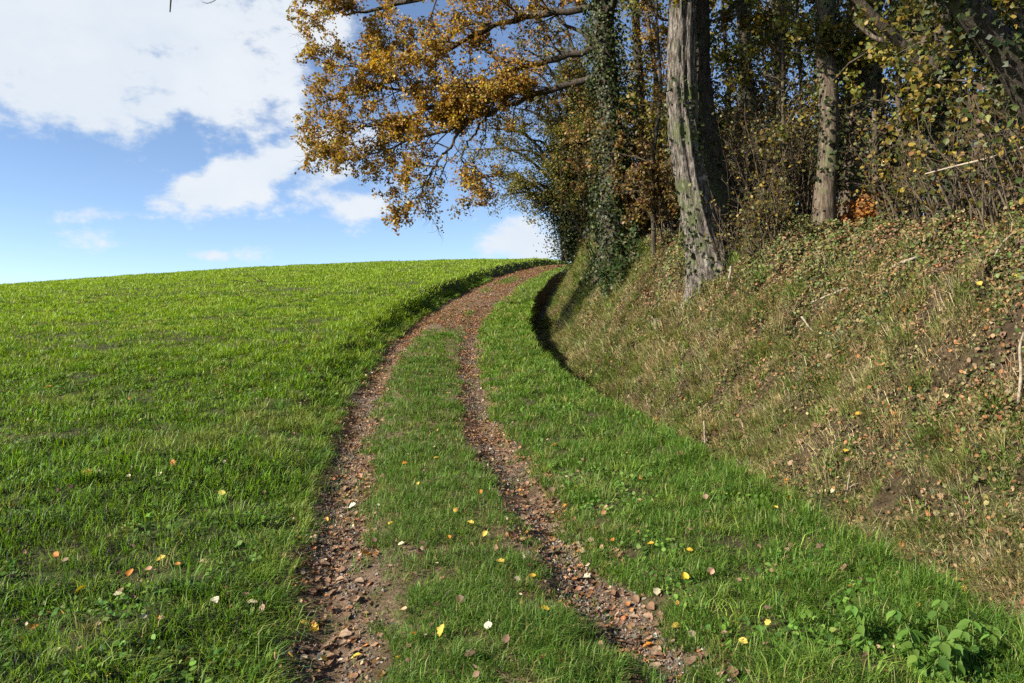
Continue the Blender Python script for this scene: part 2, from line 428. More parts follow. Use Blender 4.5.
def thatch(N_, ylo, yhi, fn):
    Y = ylo + (yhi - ylo) * R.random(N_) ** 1.8; X, ok = fn(Y); x, y = X[ok], Y[ok]; n = len(x)
    c = pick([(.22, .17, .08), (.14, .11, .045), (.08, .07, .025), (.32, .26, .135), (.07, .095, .02)], [3.4, 3, 2.6, 1.4, 2], n, .2)
    return blades(x, y, .012 + .03 * R.random(n), np.maximum(.003 + .002 * R.random(n), .0007 * y), c, (1.2, 2.6))
def f_mead(Y):
    X = xc(Y) - 1.08 - R.random(len(Y)) ** 1.2 * (.76 * Y + 1.2 + xc(Y)); return X, X > -(.76 * Y + 1.2)
def f_edge(Y):
    X = xc(Y) - 1.12 - .12 * R.normal(size=len(Y)); return X, (X < xc(Y) - .96)
def f_strip(Y):
    X = xc(Y) + .24 * R.normal(size=len(Y)); return X, (np.abs(X - xc(Y)) < .52) & (Y < 19)
def f_verge(Y):
    X = xc(Y) + .95 + R.random(len(Y)) * (ditch(Y) - xc(Y) - .96); return X, R.random(len(Y)) < 2
GT = [[(.10, .19, .022), (.14, .23, .03)], [(.07, .14, .018)], [(.18, .25, .04)], [(.13, .20, .03), (.22, .22, .06)]]
fieldP += [thatch(90000, 1.8, 13, f_mead), tufts(2600, 1.9, 26, f_mead, (.07, .20), GT, (14, 46), .05), tufts(900, 2.2, 40, f_edge, (.07, .20), GT, (14, 40), .05, (.9, 0, 0))]
stripP += [thatch(26000, 1.9, 14, f_strip), tufts(700, 2.2, 18, f_strip, (.05, .14), GT[:2] + [[(.16, .18, .05)]], (14, 40), .05)]
vergeP += [thatch(30000, 1.9, 14, f_verge), tufts(900, 2.2, 26, f_verge, (.07, .22), GT, (14, 46), .05)]
def grass_obj(name, parts):
    V, Q, T, K = merge(parts)
    return tag(link(name, make_mesh(name, V, Q, T, K), M_grass), kind='stuff')
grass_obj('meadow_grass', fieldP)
grass_obj('track_grass', stripP)
grass_obj('verge_grass', vergeP)

# bank grass: dry straw tufts mixed with green ones, hanging down the slope
bp = []
for (y0, y1, dens) in [(2.2, 6, 4600), (6, 10, 3200), (10, 16, 1700), (16, 30, 900), (30, 60, 150)]:
    N_ = int(dens * (y1 - y0) * 3.6)
    Y = np.sqrt(R.random(N_) * (y1 ** 2 - y0 ** 2) + y0 ** 2)
    W = bankW(Y); w_ = R.random(N_) * (W + .5) - .1
    X = ditch(Y) + .22 + w_
    patch = fbm(X * 1.5, Y * 1.5, 101, 3); fine_ = fbm(X * 5, Y * 5, 105, 2)
    t = w_ / W
    far = sstep(14, 24, Y)
    keep = (w_ > foot(Y) - .22 + .06 * (R.random(N_) - .5)) & (R.random(N_) < np.clip(.16 + 2.6 * (patch - .44) + 1.5 * (fine_ - .45) + .4 * far + .3 * (t < .35), .10, 1)) & (X < .76 * Y + 1.4)
    keep &= (t < .92) | (R.random(N_) < .4)
    x, y, tt_, pt = X[keep], Y[keep], t[keep], patch[keep]; n = len(x)
    green = (fbm(x * 2.1, y * 2.1, 111, 2) + .35 * far[keep] + .3 * (R.random(n) - .5) - .08 * (tt_ - .4)) > .45
    cg = pick([(.15, .20, .04), (.20, .245, .06), (.09, .13, .028), (.27, .26, .09)], [3, 3, 2, 2], n)
    cs = pick([(.42, .345, .18), (.31, .255, .12), (.52, .44, .26), (.22, .21, .08)], [3, 3, 1.6, 2], n)
    c = np.where(green[:, None], cg, cs)
    h = (.025 + .16 * R.random(n) ** 2) * (.35 + 1.3 * pt * (1.1 - .4 * tt_)) + .0005 * y
    w = np.maximum(.0032 + .0015 * R.random(n), .0007 * y)
    dn = np.repeat(np.array([[-.55, -.2, 0]]), n, 0)
    bp.append(blades(x, y, h, w, c, (.5, 1.7), dn))
def f_blow(Y):
    t = R.random(len(Y)) ** 1.3 * .62 + .04; X = ditch(Y) + foot(Y) + bankW(Y) * t
    return X, (R.random(len(Y)) < np.clip((fbm(X * 1.4, Y * 1.4, 191, 2) - .36) * 5, .05, 1)) & (X < .6 * Y)
def f_bank(Y):
    t = R.random(len(Y)) ** 1.15 * 1.0; X = ditch(Y) + .18 + bankW(Y) * t
    return X, (R.random(len(Y)) < np.clip((fbm(X * 1.1, Y * 1.1, 171, 2) - .36) * 5 + .1, .06, 1)) & (X < .76 * Y + 1.3)
BT = [[(.16, .21, .045), (.22, .25, .065)], [(.42, .34, .18), (.34, .27, .13)], [(.14, .20, .04)], [(.19, .23, .055)], [(.40, .33, .17), (.48, .41, .24)], [(.30, .26, .11), (.24, .25, .08)], [(.18, .24, .05)], [(.36, .30, .15), (.2, .2, .07)]]
bp += [tufts(2300, 5, 22, f_blow, (.10, .30), BT[:2] + BT[4:], (22, 70), .05, (-1.3, -.3, 0), 1.2), tufts(5200, 2.4, 26, f_bank, (.06, .30), BT, (18, 60), .05, (-1.1, -.3, 0), 1.3), thatch(170000, 2.3, 18, f_bank)]
grass_obj('bank_grass', bp)

# ------------------------------------------------------------------ litter, gravel, ground cover
def ground_normals(X, Y):
    e = .06
    z = height(X, Y, False)
    return unit(np.stack([-(height(X + e, Y, False) - z) / e, -(height(X, Y + e, False) - z) / e, np.ones_like(X)], 1))

BROWN = [(.18, .108, .064), (.25, .155, .092), (.105, .064, .04), (.33, .225, .145), (.27, .14, .06), (.40, .32, .22)]
LP, LN, LS, LC = [], [], [], []
def litter(X, Y, size, pal, wts, tilt, lift=.012):
    Z = height(X, Y)
    LP.append(np.stack([X, Y, Z + lift * (.5 + R.random(len(X)))], 1)); LN.append(ground_normals(X, Y) + tilt * R.normal(size=(len(X), 3)))
    LS.append(size); LC.append(pick(pal, wts, len(X), .22))
BW = [3, 3, 3, 1.3, 1, .6]
for (y0, y1, d) in [(2.2, 5, 2600), (5, 9, 2000), (9, 16, 1200), (16, 24, 900), (24, 66, 330)]:
    n = int(d * (y1 - y0) * 2.4)
    Y = y0 + (y1 - y0) * R.random(n); u = (R.random(n) * 2 - 1) * 1.25
    X = xc(Y) + u
    k = (np.abs(np.abs(u) - RUT) < .28 + .24 * (fbm(X * 3, Y * 3, 7, 2) - .5)) | (Y > 20 + 3 * (vnoise(X * 2, Y, 2) - .5)) | (R.random(n) < .06)
    k &= (R.random(n) < np.clip(3.4 * (fbm(X * 2.2, Y * 2.2, 19, 3) - .3), .30, 1))
    X, Y = X[k], Y[k]; n = len(X)
    rust = 1.6 + 4 * (y0 > 12)
    litter(X, Y, (.008 + .036 * R.random(n) ** 2.4) + .0009 * Y, [(.17, .092, .048), (.23, .13, .066), (.09, .052, .032), (.30, .19, .11), (.27, .12, .042), (.36, .28, .18)], [3, 3, 4, 1.2, rust, .5], .5, .008)
# sparse leaves in the grass
n = 2600
Y = 2.5 + 22 * R.random(n) ** 1.6; X = (R.random(n) * 2 - 1) * (.72 * Y + .6)
k = X < ditch(Y); X, Y = X[k], Y[k]
litter(X, Y, .018 + .03 * R.random(len(X)) ** 1.5, BROWN + [(.42, .28, .05)], BW + [1.0], .6, .04)
# bank
for (y0, y1, d) in [(2.3, 6, 5200), (6, 11, 4200), (11, 18, 2000), (18, 32, 600)]:
    n = int(d * (y1 - y0) * 4.2)
    Y = y0 + (y1 - y0) * R.random(n); w_ = R.random(n) * (bankW(Y) + 1.2)
    X = ditch(Y) + .1 + w_; t_ = w_ / bankW(Y)
    k = (w_ > foot(Y) * .9 - .05) & (R.random(n) < (.45 + .55 * sstep(.30, .7, t_ + .3 * sstep(3, 5, X)))) & (R.random(n) < np.clip(-.15 + 2.1 * (fbm(X * 1.7, Y * 1.7, 121, 3) - .12) * (.55 + .6 * w_ / bankW(Y)), .32, 1)) & (X < .76 * Y + 1.5)
    X, Y = X[k], Y[k]; n = len(X)
    litter(X, Y, .010 + .034 * R.random(n) ** 2.2 + .0007 * Y, [(.17, .115, .055), (.23, .16, .08), (.10, .068, .036), (.28, .21, .115), (.18, .13, .065), (.11, .078, .04), (.24, .11, .042), (.24, .205, .09), (.19, .10, .045)], [3, 2.4, 5, .5, 3, 5, 3.4, 1.4, 4], 1.4, .07)
# woodland floor
n = 9000
Y = 5 + 20 * R.random(n); X = ditch(Y) + .2 + bankW(Y) + R.random(n) ** 1.4 * 6
litter(X, Y, .06 + .05 * R.random(n), BROWN, BW, .6, .03)
tag(link('leaf_litter', leaf_mesh('leaf_litter', np.concatenate(LP), np.concatenate(LN), np.concatenate(LS), np.concatenate(LC), T_DRY), M_dry), kind='stuff')

# gravel: small angular stones pressed into the ruts
n = 60000
Y = 2.4 + 17 * R.random(n) ** 1.8; sgn = np.where(R.random(n) < .5, -1, 1)
X = xc(Y) + sgn * RUT + R.normal(size=n) * .13
k = fbm(X * 2.3, Y * 1.4, 131, 2) > .40
X, Y = X[k], Y[k]; n = len(X)
s = (.0035 + .010 * R.random(n) ** 2.5)[:, None, None]
oc = np.array([[1, 0, 0], [-1, 0, 0], [0, 1, 0], [0, -1, 0], [0, 0, .7], [0, 0, -.7]], float)
of = np.array([[0, 2, 4], [2, 1, 4], [1, 3, 4], [3, 0, 4], [2, 0, 5], [1, 2, 5], [3, 1, 5], [0, 3, 5]])
V = np.stack([X, Y, height(X, Y) + .003], 1)[:, None] + s * (oc[None] * (.6 + .8 * R.random((n, 6, 1))) + .3 * R.normal(size=(n, 6, 3)))
T = (of[None] + (np.arange(n) * 6)[:, None, None]).reshape(-1, 3)
cc = pick([(.12, .10, .08), (.19, .165, .14), (.075, .06, .048), (.30, .275, .25), (.15, .10, .065)], [3, 2, 4, .5, 3], n)
tag(link('gravel', make_mesh('gravel', V.reshape(-1, 3), None, T, np.repeat(cc, 6, 0), False), M_stone), kind='stuff')

# ivy and weeds creeping over the bank, thickest near its top
def cover(name, n, ylo, yhi, fn, size, pal, wts, mat, tilt=.5, lift=.05, bias=1.0):
    Y = ylo + (yhi - ylo) * R.random(n) ** bias
    X, ok = fn(Y)
    X, Y = X[ok], Y[ok]
    p = np.stack([X, Y, height(X, Y) + lift * R.random(len(X))], 1)
    nn = ground_normals(X, Y) + tilt * R.normal(size=(len(X), 3)) + np.array([-.25, -.35, .2])
    me = leaf_mesh(name, p, nn, size[0] + size[1] * R.random(len(X)) + .0009 * Y, pick(pal, wts, len(X), .25), T_OVAL, 0, 1.35)
    return tag(link(name, me, mat), kind='stuff')
GREEN = [(.055, .078, .018), (.09, .115, .026), (.034, .046, .014), (.13, .14, .04), (.15, .115, .05)]
def f_ivy(Y):
    t = R.random(len(Y)) ** .6 * 1.55; X = ditch(Y) + .22 + bankW(Y) * t
    dens = (fbm(X * 1.3, Y * 1.3, 141, 3) - .44 + .42 * (t - .75) + .07 * sstep(3, 4.2, X)) * 3.2
    return X, (R.random(len(Y)) < np.clip(dens, 0.01, 1)) & (X < .78 * Y + 1.5)
cover('ivy_ground_cover', 120000, 3.4, 22, f_ivy, (.016, .026), GREEN, [3, 3, 3, 2, 3], M_ivy, .7, .14, 1.2)
def f_bankweed(Y):
    t = R.random(len(Y)) * 1.05; X = ditch(Y) + .15 + bankW(Y) * t
    return X, (fbm(X * 2.3, Y * 2.3, 161, 3) + .15 * (R.random(len(Y)) - .5) > .50) & (X < .78 * Y + 1.5)
cover('bank_weeds', 60000, 2.4, 20, f_bankweed, (.010, .020), [(.085, .12, .03), (.13, .17, .04), (.05, .075, .02), (.17, .15, .06)], [3, 2, 2, 2], M_herb, .8, .08, 1.3)
def f_weed(Y):
    X = (R.random(len(Y)) * 2 - 1) * (.72 * Y + .7); u, dv = zone(X, Y)
    ok = ((u < -1.15) | ((u > 1.1) & (dv < .1))) & (fbm(X * 2.4, Y * 2.4, 151, 2) > .53)
    return X, ok
cover('clover_and_small_weeds', 52000, 2.0, 13, f_weed, (.012, .026), [(.07, .15, .022), (.11, .20, .03), (.045, .10, .018), (.15, .21, .045)], [3, 3, 2, 1], M_herb, .5, .07, 1.7)

# ------------------------------------------------------------------ trees
def resample(pts, rad, n):
    pts = np.asarray(pts, float); d = np.concatenate([[0], np.cumsum(np.linalg.norm(np.diff(pts, axis=0), axis=1))])
    f = [pchip(d, pts[:, k]) for k in range(3)]; fr = pchip(d, rad)
    t = np.linspace(0, d[-1], n)
    return np.stack([g(t) for g in f], 1), fr(t)

def shoot(p, d, L, r, n=6, wander=.25, sag=0.0, tip=.25):
    """one wandering twig or branch"""
    pts = [np.array(p, float)]; d = d / (np.linalg.norm(d) + 1e-9)
    for k in range(n - 1):
        d = d + R.normal(size=3) * wander + np.array([0, 0, -sag]); d /= np.linalg.norm(d)
        pts.append(pts[-1] + d * L / (n - 1))
    return np.array(pts), np.linspace(r, r * tip, n)

def ramify(tb, path, rad, n, Lr, level, spots, t0=.15, ang=(.5, 1.1), sag=.02, wander=.25, nsub=5, up=0.0, bias=None, shrink=.5, rk=.5):
    """side branches along a path, down to twigs; twig points are collected for the leaves"""
    m = len(path); d = np.gradient(path, axis=0)
    for i in range(n):
        t = t0 + (1 - t0) * (i + R.random()) / n
        k = min(int(t * (m - 1)), m - 2); fr = t * (m - 1) - k
        p = path[k] * (1 - fr) + path[k + 1] * fr
        r = (rad[k] * (1 - fr) + rad[k + 1] * fr)
        tn = d[k] / (np.linalg.norm(d[k]) + 1e-9)
        q = np.cross(tn, R.normal(size=3)); q /= np.linalg.norm(q) + 1e-9
        a = ang[0] + (ang[1] - ang[0]) * R.random()
        dr = tn * math.cos(a) + q * math.sin(a) + np.array([0, 0, up])
        if bias is not None: dr = dr + bias
        L = (Lr[0] + (Lr[1] - Lr[0]) * R.random()) * (1 - .35 * t)
        rr = min(r * rk + .002, .012 * L + .004)
        pts, rads = shoot(p, dr, L, rr, 6 if level > 0 else 5, wander, sag)
        tb.add(pts, rads, 5 if rr > .02 else (4 if rr > .008 else 3))
        if level > 0:
            ramify(tb, pts, rads, nsub, (L * shrink * .6, L * shrink), level - 1, spots, .2, ang, sag, wander, nsub, up * .5, None if bias is None else bias * .5, shrink, rk)
        else:
            spots.append(pts[1:])
    return spots

def leaves_on(spots, n, spread, size, pal, wts, name, mat, parent, origin, tmpl=T_SMALL, lightup=.3, keep=None, var=.2, aspect=1.0, spray=1):
    if len(spots) == 0: return None
    S = np.concatenate(spots)
    # pick twigs unevenly so the crown has clumps and holes
    w = .45 + np.clip(fbm(S[:, 0] * 1.6 + S[:, 1] * .8, S[:, 2] * 1.6, int(R.integers(1000)), 2) - .38, 0, 1) * 4
    idx = R.choice(len(S), n, p=w / w.sum())
    if spray > 1:
        idx = np.repeat(idx[:n // spray + 1], spray)[:n]
        off = np.repeat(R.normal(size=(n // spray + 1, 3)), spray, axis=0)[:n] * spread * .6
        p = S[idx] + off + R.normal(size=(n, 3)) * spread
    else:
        p = S[idx] + R.normal(size=(n, 3)) * spread
    if keep is not None: p = p[keep(p)]
    n = len(p)
    nn = R.normal(size=(n, 3)) + np.array([-.35, -.3, lightup])
    c = pick(pal, wts, n, var)
    cl = fbm(p[:, 0] * .9 + p[:, 1] * .7, p[:, 2] * 1.1, 77, 2)
    c = c * (.75 + .5 * cl)[:, None]
    me = leaf_mesh(name, p - np.asarray(origin), nn, size[0] + (size[1] - size[0]) * R.random(n), c, tmpl, 0, aspect)
    return link(name, me, mat, parent)

def trunk_mesh(tb, path, rad, seg=28, furrow=.06, flare=.35, n=90):
    pts, rr = resample(path, rad, n)
    s = np.linspace(0, np.linalg.norm(pts[-1] - pts[0]), n)
    rr = rr * (1 + flare * np.exp(-s / .55))
    t = np.gradient(pts, axis=0); t /= np.linalg.norm(t, axis=1)[:, None]
    a = np.cross(t, np.array([0, 1.0, 0])); a /= np.linalg.norm(a, axis=1)[:, None]; b = np.cross(t, a)
    th = np.linspace(0, 2 * np.pi, seg, endpoint=False)
    TH, S = np.meshgrid(th, s)
    o = int(R.integers(999))
    rad2 = rr[:, None] * (1 + furrow * 1.6 * (fbm(np.abs(TH - np.pi) * 6, S * 1.5, o, 2) - .5) * 2 + .12 * (fbm(np.abs(TH - np.pi) * 1.2, S * .6, o + 5, 2) - .5) * 2)
    V = pts[:, None] + (a[:, None] * np.cos(TH)[..., None] + b[:, None] * np.sin(TH)[..., None]) * rad2[..., None]
    i = np.arange(n - 1)[:, None] * seg; j = np.arange(seg)[None]; j2 = (j + 1) % seg
    Q = np.stack([i + j, i + seg + j, i + seg + j2, i + j2], -1).reshape(-1, 4) + tb.n
    tb.V.append(V.reshape(-1, 3)); tb.Q.append(Q); tb.n += n * seg
    return pts, rr

def ivy_on(pts, rr, n, z0, z1, parent, origin, size=(.045, .085), thick=.10, pal=None, wts=None, cl=.4):
    z = pts[:, 2]; ok = np.nonzero((z >= z0) & (z <= z1))[0]
    k = R.choice(ok, n); th = R.random(n) * 2 * np.pi
    dr = np.stack([np.cos(th), np.sin(th), np.zeros(n)], 1)
    clump = fbm(th * 1.3, pts[k, 2] * 1.7, int(R.integers(999)), 3)
    rad = rr[k] + .015 + thick * R.random(n) * clump * 1.6
    p = pts[k] + dr * rad[:, None] + np.stack([np.zeros(n), np.zeros(n), .1 * R.normal(size=n)], 1)
    g = (clump > cl) | (R.random(n) < (.25 if cl < .45 else .04)); p, dr = p[g], dr[g]; n = len(p)
    c = pick(pal or [(.024, .036, .010), (.042, .056, .014), (.014, .022, .007), (.085, .09, .03)], wts or [3, 2.5, 3, 1], n, .25)
    me = leaf_mesh('ivy', p - np.asarray(origin), dr + R.normal(size=(n, 3)) * .5 + np.array([0, 0, .3]), size[0] + (size[1] - size[0]) * R.random(n), c, T_SMALL, 0, 1.4)
    return link('ivy', me, M_ivy, parent)

def pix(lst): return np.array([P(*q) for q in lst])
def px_r(w, Y): return w * .5 / F * Y

OAKPAL = [(.29, .16, .03), (.38, .25, .045), (.20, .105, .026), (.27, .23, .04), (.15, .08, .024)]
OLIVE = [(.085, .09, .018), (.14, .12, .024), (.045, .06, .014), (.22, .155, .03), (.10, .06, .022)]
RUSSET = [(.14, .07, .03), (.19, .11, .04), (.10, .085, .025), (.21, .15, .04), (.08, .048, .024)]
YGREEN = [(.11, .125, .022), (.18, .16, .03), (.07, .09, .018), (.24, .17, .03)]

# --- ivy-clad oak whose golden crown reaches over the track
base = P(615, 284, 16.8); base[2] = gz(base[0], base[1]) - .15
oak = thing('oak_tree', 'ivy-clad oak with long dark limbs carrying a golden crown out over the track', 'tree', base, 'trees along the bank')
tb = Tubes()
tp, tr = trunk_mesh(tb, np.vstack([base, pix([(613, 230, 16.8), (612, 180, 16.8), (609, 110, 16.8), (605, 50, 16.75), (602, -30, 16.7), (604, -140, 16.7), (600, -230, 16.7)])]),
                    [.34, .29, .26, .25, .23, .2, .15, .08])
tb.build('trunk', M_darkbark, oak, base)
ivy_on(tp, tr, 19000, base[2], tp[-1, 2], oak, base, (.035, .085), .36, None, None, .36)
spots = []
limbs = [
    ([(606, 72, 15.95), (585, 80, 15.5), (558, 88, 15), (532, 96, 14.6), (514, 103, 14.2), (490, 113, 13.8), (471, 118, 13.4), (445, 130, 13), (415, 138, 12.6), (380, 152, 12.2), (345, 160, 12)], .09, 22, .10),
    ([(471, 118, 13.4), (458, 134, 13.2), (449, 147, 13), (435, 165, 12.8), (424, 188, 12.6), (416, 205, 12.5)], .045, 9, .25),
    ([(604, 45, 15.95), (575, 55, 15.4), (540, 63, 14.8), (505, 72, 14.2), (477, 88, 13.6), (456, 95, 13.2), (431, 107, 12.8), (410, 93, 12.4), (380, 88, 12), (345, 95, 11.7), (318, 104, 11.5)], .085, 23, .10),
    ([(431, 107, 12.8), (395, 122, 12.4), (352, 128, 12.1), (315, 138, 12)], .045, 9, .15),
    ([(603, 5, 15.9), (560, 12, 15), (512, 20, 14), (477, 33, 13.4), (431, 56, 12.8), (395, 60, 12.4), (352, 66, 12), (320, 64, 11.7)], .085, 20, .1),
    ([(602, -28, 15.9), (520, -22, 14.5), (455, -8, 13.5), (413, 0, 13), (375, 10, 12.5), (350, 13, 12.2), (318, 2, 12)], .10, 13, .3),
    ([(533, 98, 14.6), (515, 88, 14.2), (500, 92, 14), (480, 102, 13.6), (455, 112, 13.3)], .04, 6, .4),
    ([(490, 113, 13.8), (470, 140, 13.4), (462, 160, 13.2), (480, 175, 13.1), (492, 185, 13.1)], .03, 7, .55),
    ([(602, -10, 15.9), (640, -5, 16), (665, 20, 16), (690, 25, 16)], .07, 6, .3),
    ([(604, 60, 15.9), (590, 40, 15), (560, 20, 14), (520, -10, 13), (480, -40, 12)], .06, 8, .3),
]
limbs += [([(602, -120, 15.9), (540, -190, 14), (480, -220, 12.5), (390, -250, 11)], .1, 12, .3), ([(600, -170, 15.9), (570, -300, 13.6), (540, -420, 11.5)], .1, 12, .3),  # unseen upper limbs, added above the view to shade the wood
          ([(602, -60, 15.9), (540, -70, 14), (470, -70, 12.6), (400, -60, 11.5)], .09, 12, .3), ([(604, 20, 15.9), (640, -60, 14.5), (660, -140, 13)], .08, 8, .3)]
limbs = [([(a, b, 16.8 + (16 - c) * .35) if i < 10 else (a, b, c + .8 * (c > 15)) for a, b, c in p], r, n, t) for i, (p, r, n, t) in enumerate(limbs)]
for path, r0, nside, t0 in limbs:
    pts, rr = resample(pix(path), np.linspace(r0, .012, len(path)), 28)
    tb = Tubes(); pts = pts + R.normal(size=pts.shape) * .025; tb.add(pts, rr, 8)
    ramify(tb, pts, rr, int(nside * 1.6), (.85, 1.95), 1, spots, t0, (.5, 1.25), .04, .26, 11, 0, np.array([-.2, -.05, .0]), .55)
    tb.build('limb', M_darkbark, oak, base)
# the uppermost limb passes above the picture and ends in a bare hanging twig
tb = Tubes()
pts, rr = resample(pix([(602, -60, 16.7), (520, -90, 14.5), (400, -80, 13), (300, -60, 12), (220, -42, 11.3), (180, -22, 11), (169, -4, 11), (170, 12, 11)]), [.09, .08, .06, .045, .03, .018, .013, .009], 30)
tb.add(pts, rr, 6)
pts2, rr2 = resample(pix([(235, -30, 11.4), (222, -6, 11.4), (214, 1, 11.4), (207, 3.5, 11.4), (202, 2, 11.4)]), [.012, .008, .006, .005, .003], 10)
tb.add(pts2, rr2, 4); tb.build('limb', M_darkbark, oak, base)
def gk(p):
    px = CX + F * p[:, 0] / p[:, 1]; py = CY - F * (p[:, 2] - CAMZ) / p[:, 1]
    j = 16 * R.normal(size=len(px)); gap = (px + j > 456) & (py + .6 * j > 160 - (px - 452) * .42) & ~((np.abs(px - 482) < 20) & (py > 160) & (py < 206) & (R.random(len(px)) < .5))
    return ~gap & (py < 226 + 9 * np.sin(px * .13)) & (px > 296 - 10 * np.sin(py * .11))
leaves_on(spots, 86000, .048, (.032, .088), OAKPAL, [4, 3, 2.6, 2.0, 2.2], 'crown', M_leaf, oak, base, T_LOBE, .3, gk, .25, 1.0, 5)

# --- generic tree on the bank
def bank_tree(name, label, path, widths, bark, ivy=0, ivyz=(0, 1), nb=14, bl=(1.2, 2.4), nleaf=5000, lsize=(.05, .09), pal=OLIVE, wts=(3, 3, 2, 2, 1),
              t0=.35, extra=None, level=1, furrow=.05, flare=.3, seg=20, spread=.065, ground=True, upper=None, bias=np.array([-.15, -.25, .1])):
    Y0 = path[0][2]
    pp = pix(path); rad = [px_r(w, q[2]) for w, q in zip(widths, path)]
    if ground: pp[0, 2] = gz(pp[0, 0], pp[0, 1]) - .55; pp[0, 0] += .05
    b = pp[0].copy()
    t = thing(name, label, 'tree', b, 'trees along the bank')
    tb = Tubes(); pts, rr = trunk_mesh(tb, pp, rad, seg, furrow, flare)
    tb.build('trunk', bark, t, b)
    spots = []; tb = Tubes()
    for e, r0 in (upper or []):
        ep, er = resample(pix(e), np.linspace(r0, .02, len(e)), 20); tb2 = Tubes(); tb2.add(ep, er, 8, .1)
        ramify(tb2, ep, er, 12, (1.0, 2.2), 1, spots, .25, (.5, 1.2), .02, .25, 6, 0, bias, .5, .4)
        tb2.build('limb', bark, t, b)
    if extra is not None:
        for e, r0 in extra:
            ep, er = resample(pix(e), np.linspace(r0, r0 * .5, len(e)), 16); tb2 = Tubes(); tb2.add(ep, er, 8, .1)
            tb2.build('limb', M_brownbark, t, b)
    ramify(tb, pts, rr, nb, bl, level, spots, t0, (.6, 1.3), .02, .25, 5, .15, bias, .5, .35)
    tb.build('branches', M_twig, t, b)
    if ivy: ivy_on(pts, rr, ivy, b[2] + ivyz[0], b[2] + ivyz[1], t, b, cl=.52 if bark is M_bark else .4)
    leaves_on(spots, nleaf, spread, lsize, pal, wts[:len(pal)], 'crown', M_leaf, t, b, T_OVAL, .3, None, .25, 1.1)
    return t

bank_tree('oak_tree', 'stout leaning oak trunk with sunlit grey bark at the top of the bank',
          [(714, 290, 12.55), (704, 240, 12.55), (694, 198, 12.55), (686, 150, 12.55), (682, 88, 12.55), (681, 40, 12.55), (682, 0, 12.55), (684, -90, 12.55), (690, -220, 12.55)],
          [46, 34, 28, 27, 26, 25, 25, 22, 14], M_bark, 1300, (.3, 3.4), 16, (1.3, 2.6), 13000, (.06, .1), OAKPAL, (3, 3, 2, 3, 1), .62, None, 1, .2, .35, 56, .12, True,
          [([(684, -90, 12.55), (620, -190, 10.6), (540, -300, 9.3)], .12), ([(686, -140, 12.55), (640, -320, 10.4), (600, -480, 9)], .12), ([(683, -40, 12.55), (740, -120, 10.8), (790, -220, 9.6)], .1)])  # leafy limbs out of view overhead, added for the shade they cast
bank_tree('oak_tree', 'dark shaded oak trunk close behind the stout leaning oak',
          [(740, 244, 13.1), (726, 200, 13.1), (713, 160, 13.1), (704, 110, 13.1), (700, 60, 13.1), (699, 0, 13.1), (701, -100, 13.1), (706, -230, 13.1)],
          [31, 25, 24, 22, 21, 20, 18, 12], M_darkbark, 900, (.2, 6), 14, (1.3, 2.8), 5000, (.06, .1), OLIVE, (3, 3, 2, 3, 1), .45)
bank_tree('ash_tree', 'slender dark ivy-wrapped stem standing right of the dark oak trunk',
          [(762, 236, 15), (759, 180, 15), (752, 110, 15), (746, 60, 15), (741, 0, 15), (738, -120, 15)],
          [14, 12, 12, 11, 11, 8], M_darkbark, 1800, (.5, 7), 16, (1.0, 2.2), 5000, (.06, .1), YGREEN, (3, 3, 2, 2), .35)
bank_tree('ash_tree', 'straight tree with pale sunlit trunk base, left of the reddish trunk',
          [(820, 242, 12), (824, 205, 12), (828, 160, 12), (829, 120, 12), (826, 60, 12), (824, 0, 12), (826, -120, 12)],
          [26, 22, 20, 19, 19, 18, 12], M_brownbark, 1100, (1.3, 6.5), 18, (1.0, 2.2), 6000, (.05, .09), YGREEN, (3, 3, 2, 2), .42, None, 1, .06, .3, 28)
bank_tree('ash_tree', 'reddish-brown trunk with a tuft of russet leaves at its foot',
          [(852, 242, 12.6), (849, 205, 12.6), (855, 150, 12.6), (861, 95, 12.6), (868, 40, 12.6), (884, -30, 12.6), (900, -120, 12.6)],
          [26, 22, 19, 17, 16, 14, 10], M_brownbark, 900, (.6, 6), 16, (1.0, 2.2), 5000, (.05, .09), OLIVE, (3, 3, 2, 2, 1), .3)
bank_tree('maple_tree', 'ivy-smothered trunk holding a snapped pale limb slanting up to the left',
          [(946, 228, 10), (944, 170, 10), (939, 100, 10), (940, 30, 10), (943, -60, 10), (945, -160, 10)],
          [28, 25, 23, 22, 20, 12], M_darkbark, 3200, (.8, 5), 18, (.8, 1.9), 2600, (.05, .10), OLIVE, (3, 3, 2, 2, 1), .3,
          [([(941, 92, 10), (925, 74, 9.9), (906, 50, 9.8), (885, 28, 9.7), (858, 0, 9.6), (830, -34, 9.5)], .085), ([(941, 55, 10), (915, 42, 10.1), (880, 40, 10.3), (855, 22, 10.4)], .05)])
bank_tree('maple_tree', 'reddish trunk standing under the dark leaning limb at the wood edge',
          [(1000, 226, 9.4), (992, 180, 9.4), (994, 130, 9.4), (1006, 70, 9.4), (1014, 0, 9.4), (1020, -90, 9.4)],
          [24, 20, 18, 18, 17, 10], M_brownbark, 900, (1.0, 4), 14, (.8, 1.8), 3200, (.05, .1), OLIVE, (3, 3, 2, 2, 1), .35)
bank_tree('maple_tree', 'big dark trunk leaning left across the top corner above the bank',
          [(1085, 230, 8), (1060, 150, 7.9), (1030, 90, 7.8), (1000, 48, 7.7), (962, 0, 7.6), (915, -60, 7.5), (870, -130, 7.4)],
          [40, 36, 33, 30, 28, 24, 16], M_darkbark, 1500, (.8, 5), 14, (.7, 1.5), 1300, (.05, .10), OLIVE, (3, 3, 2, 2, 1), .3)

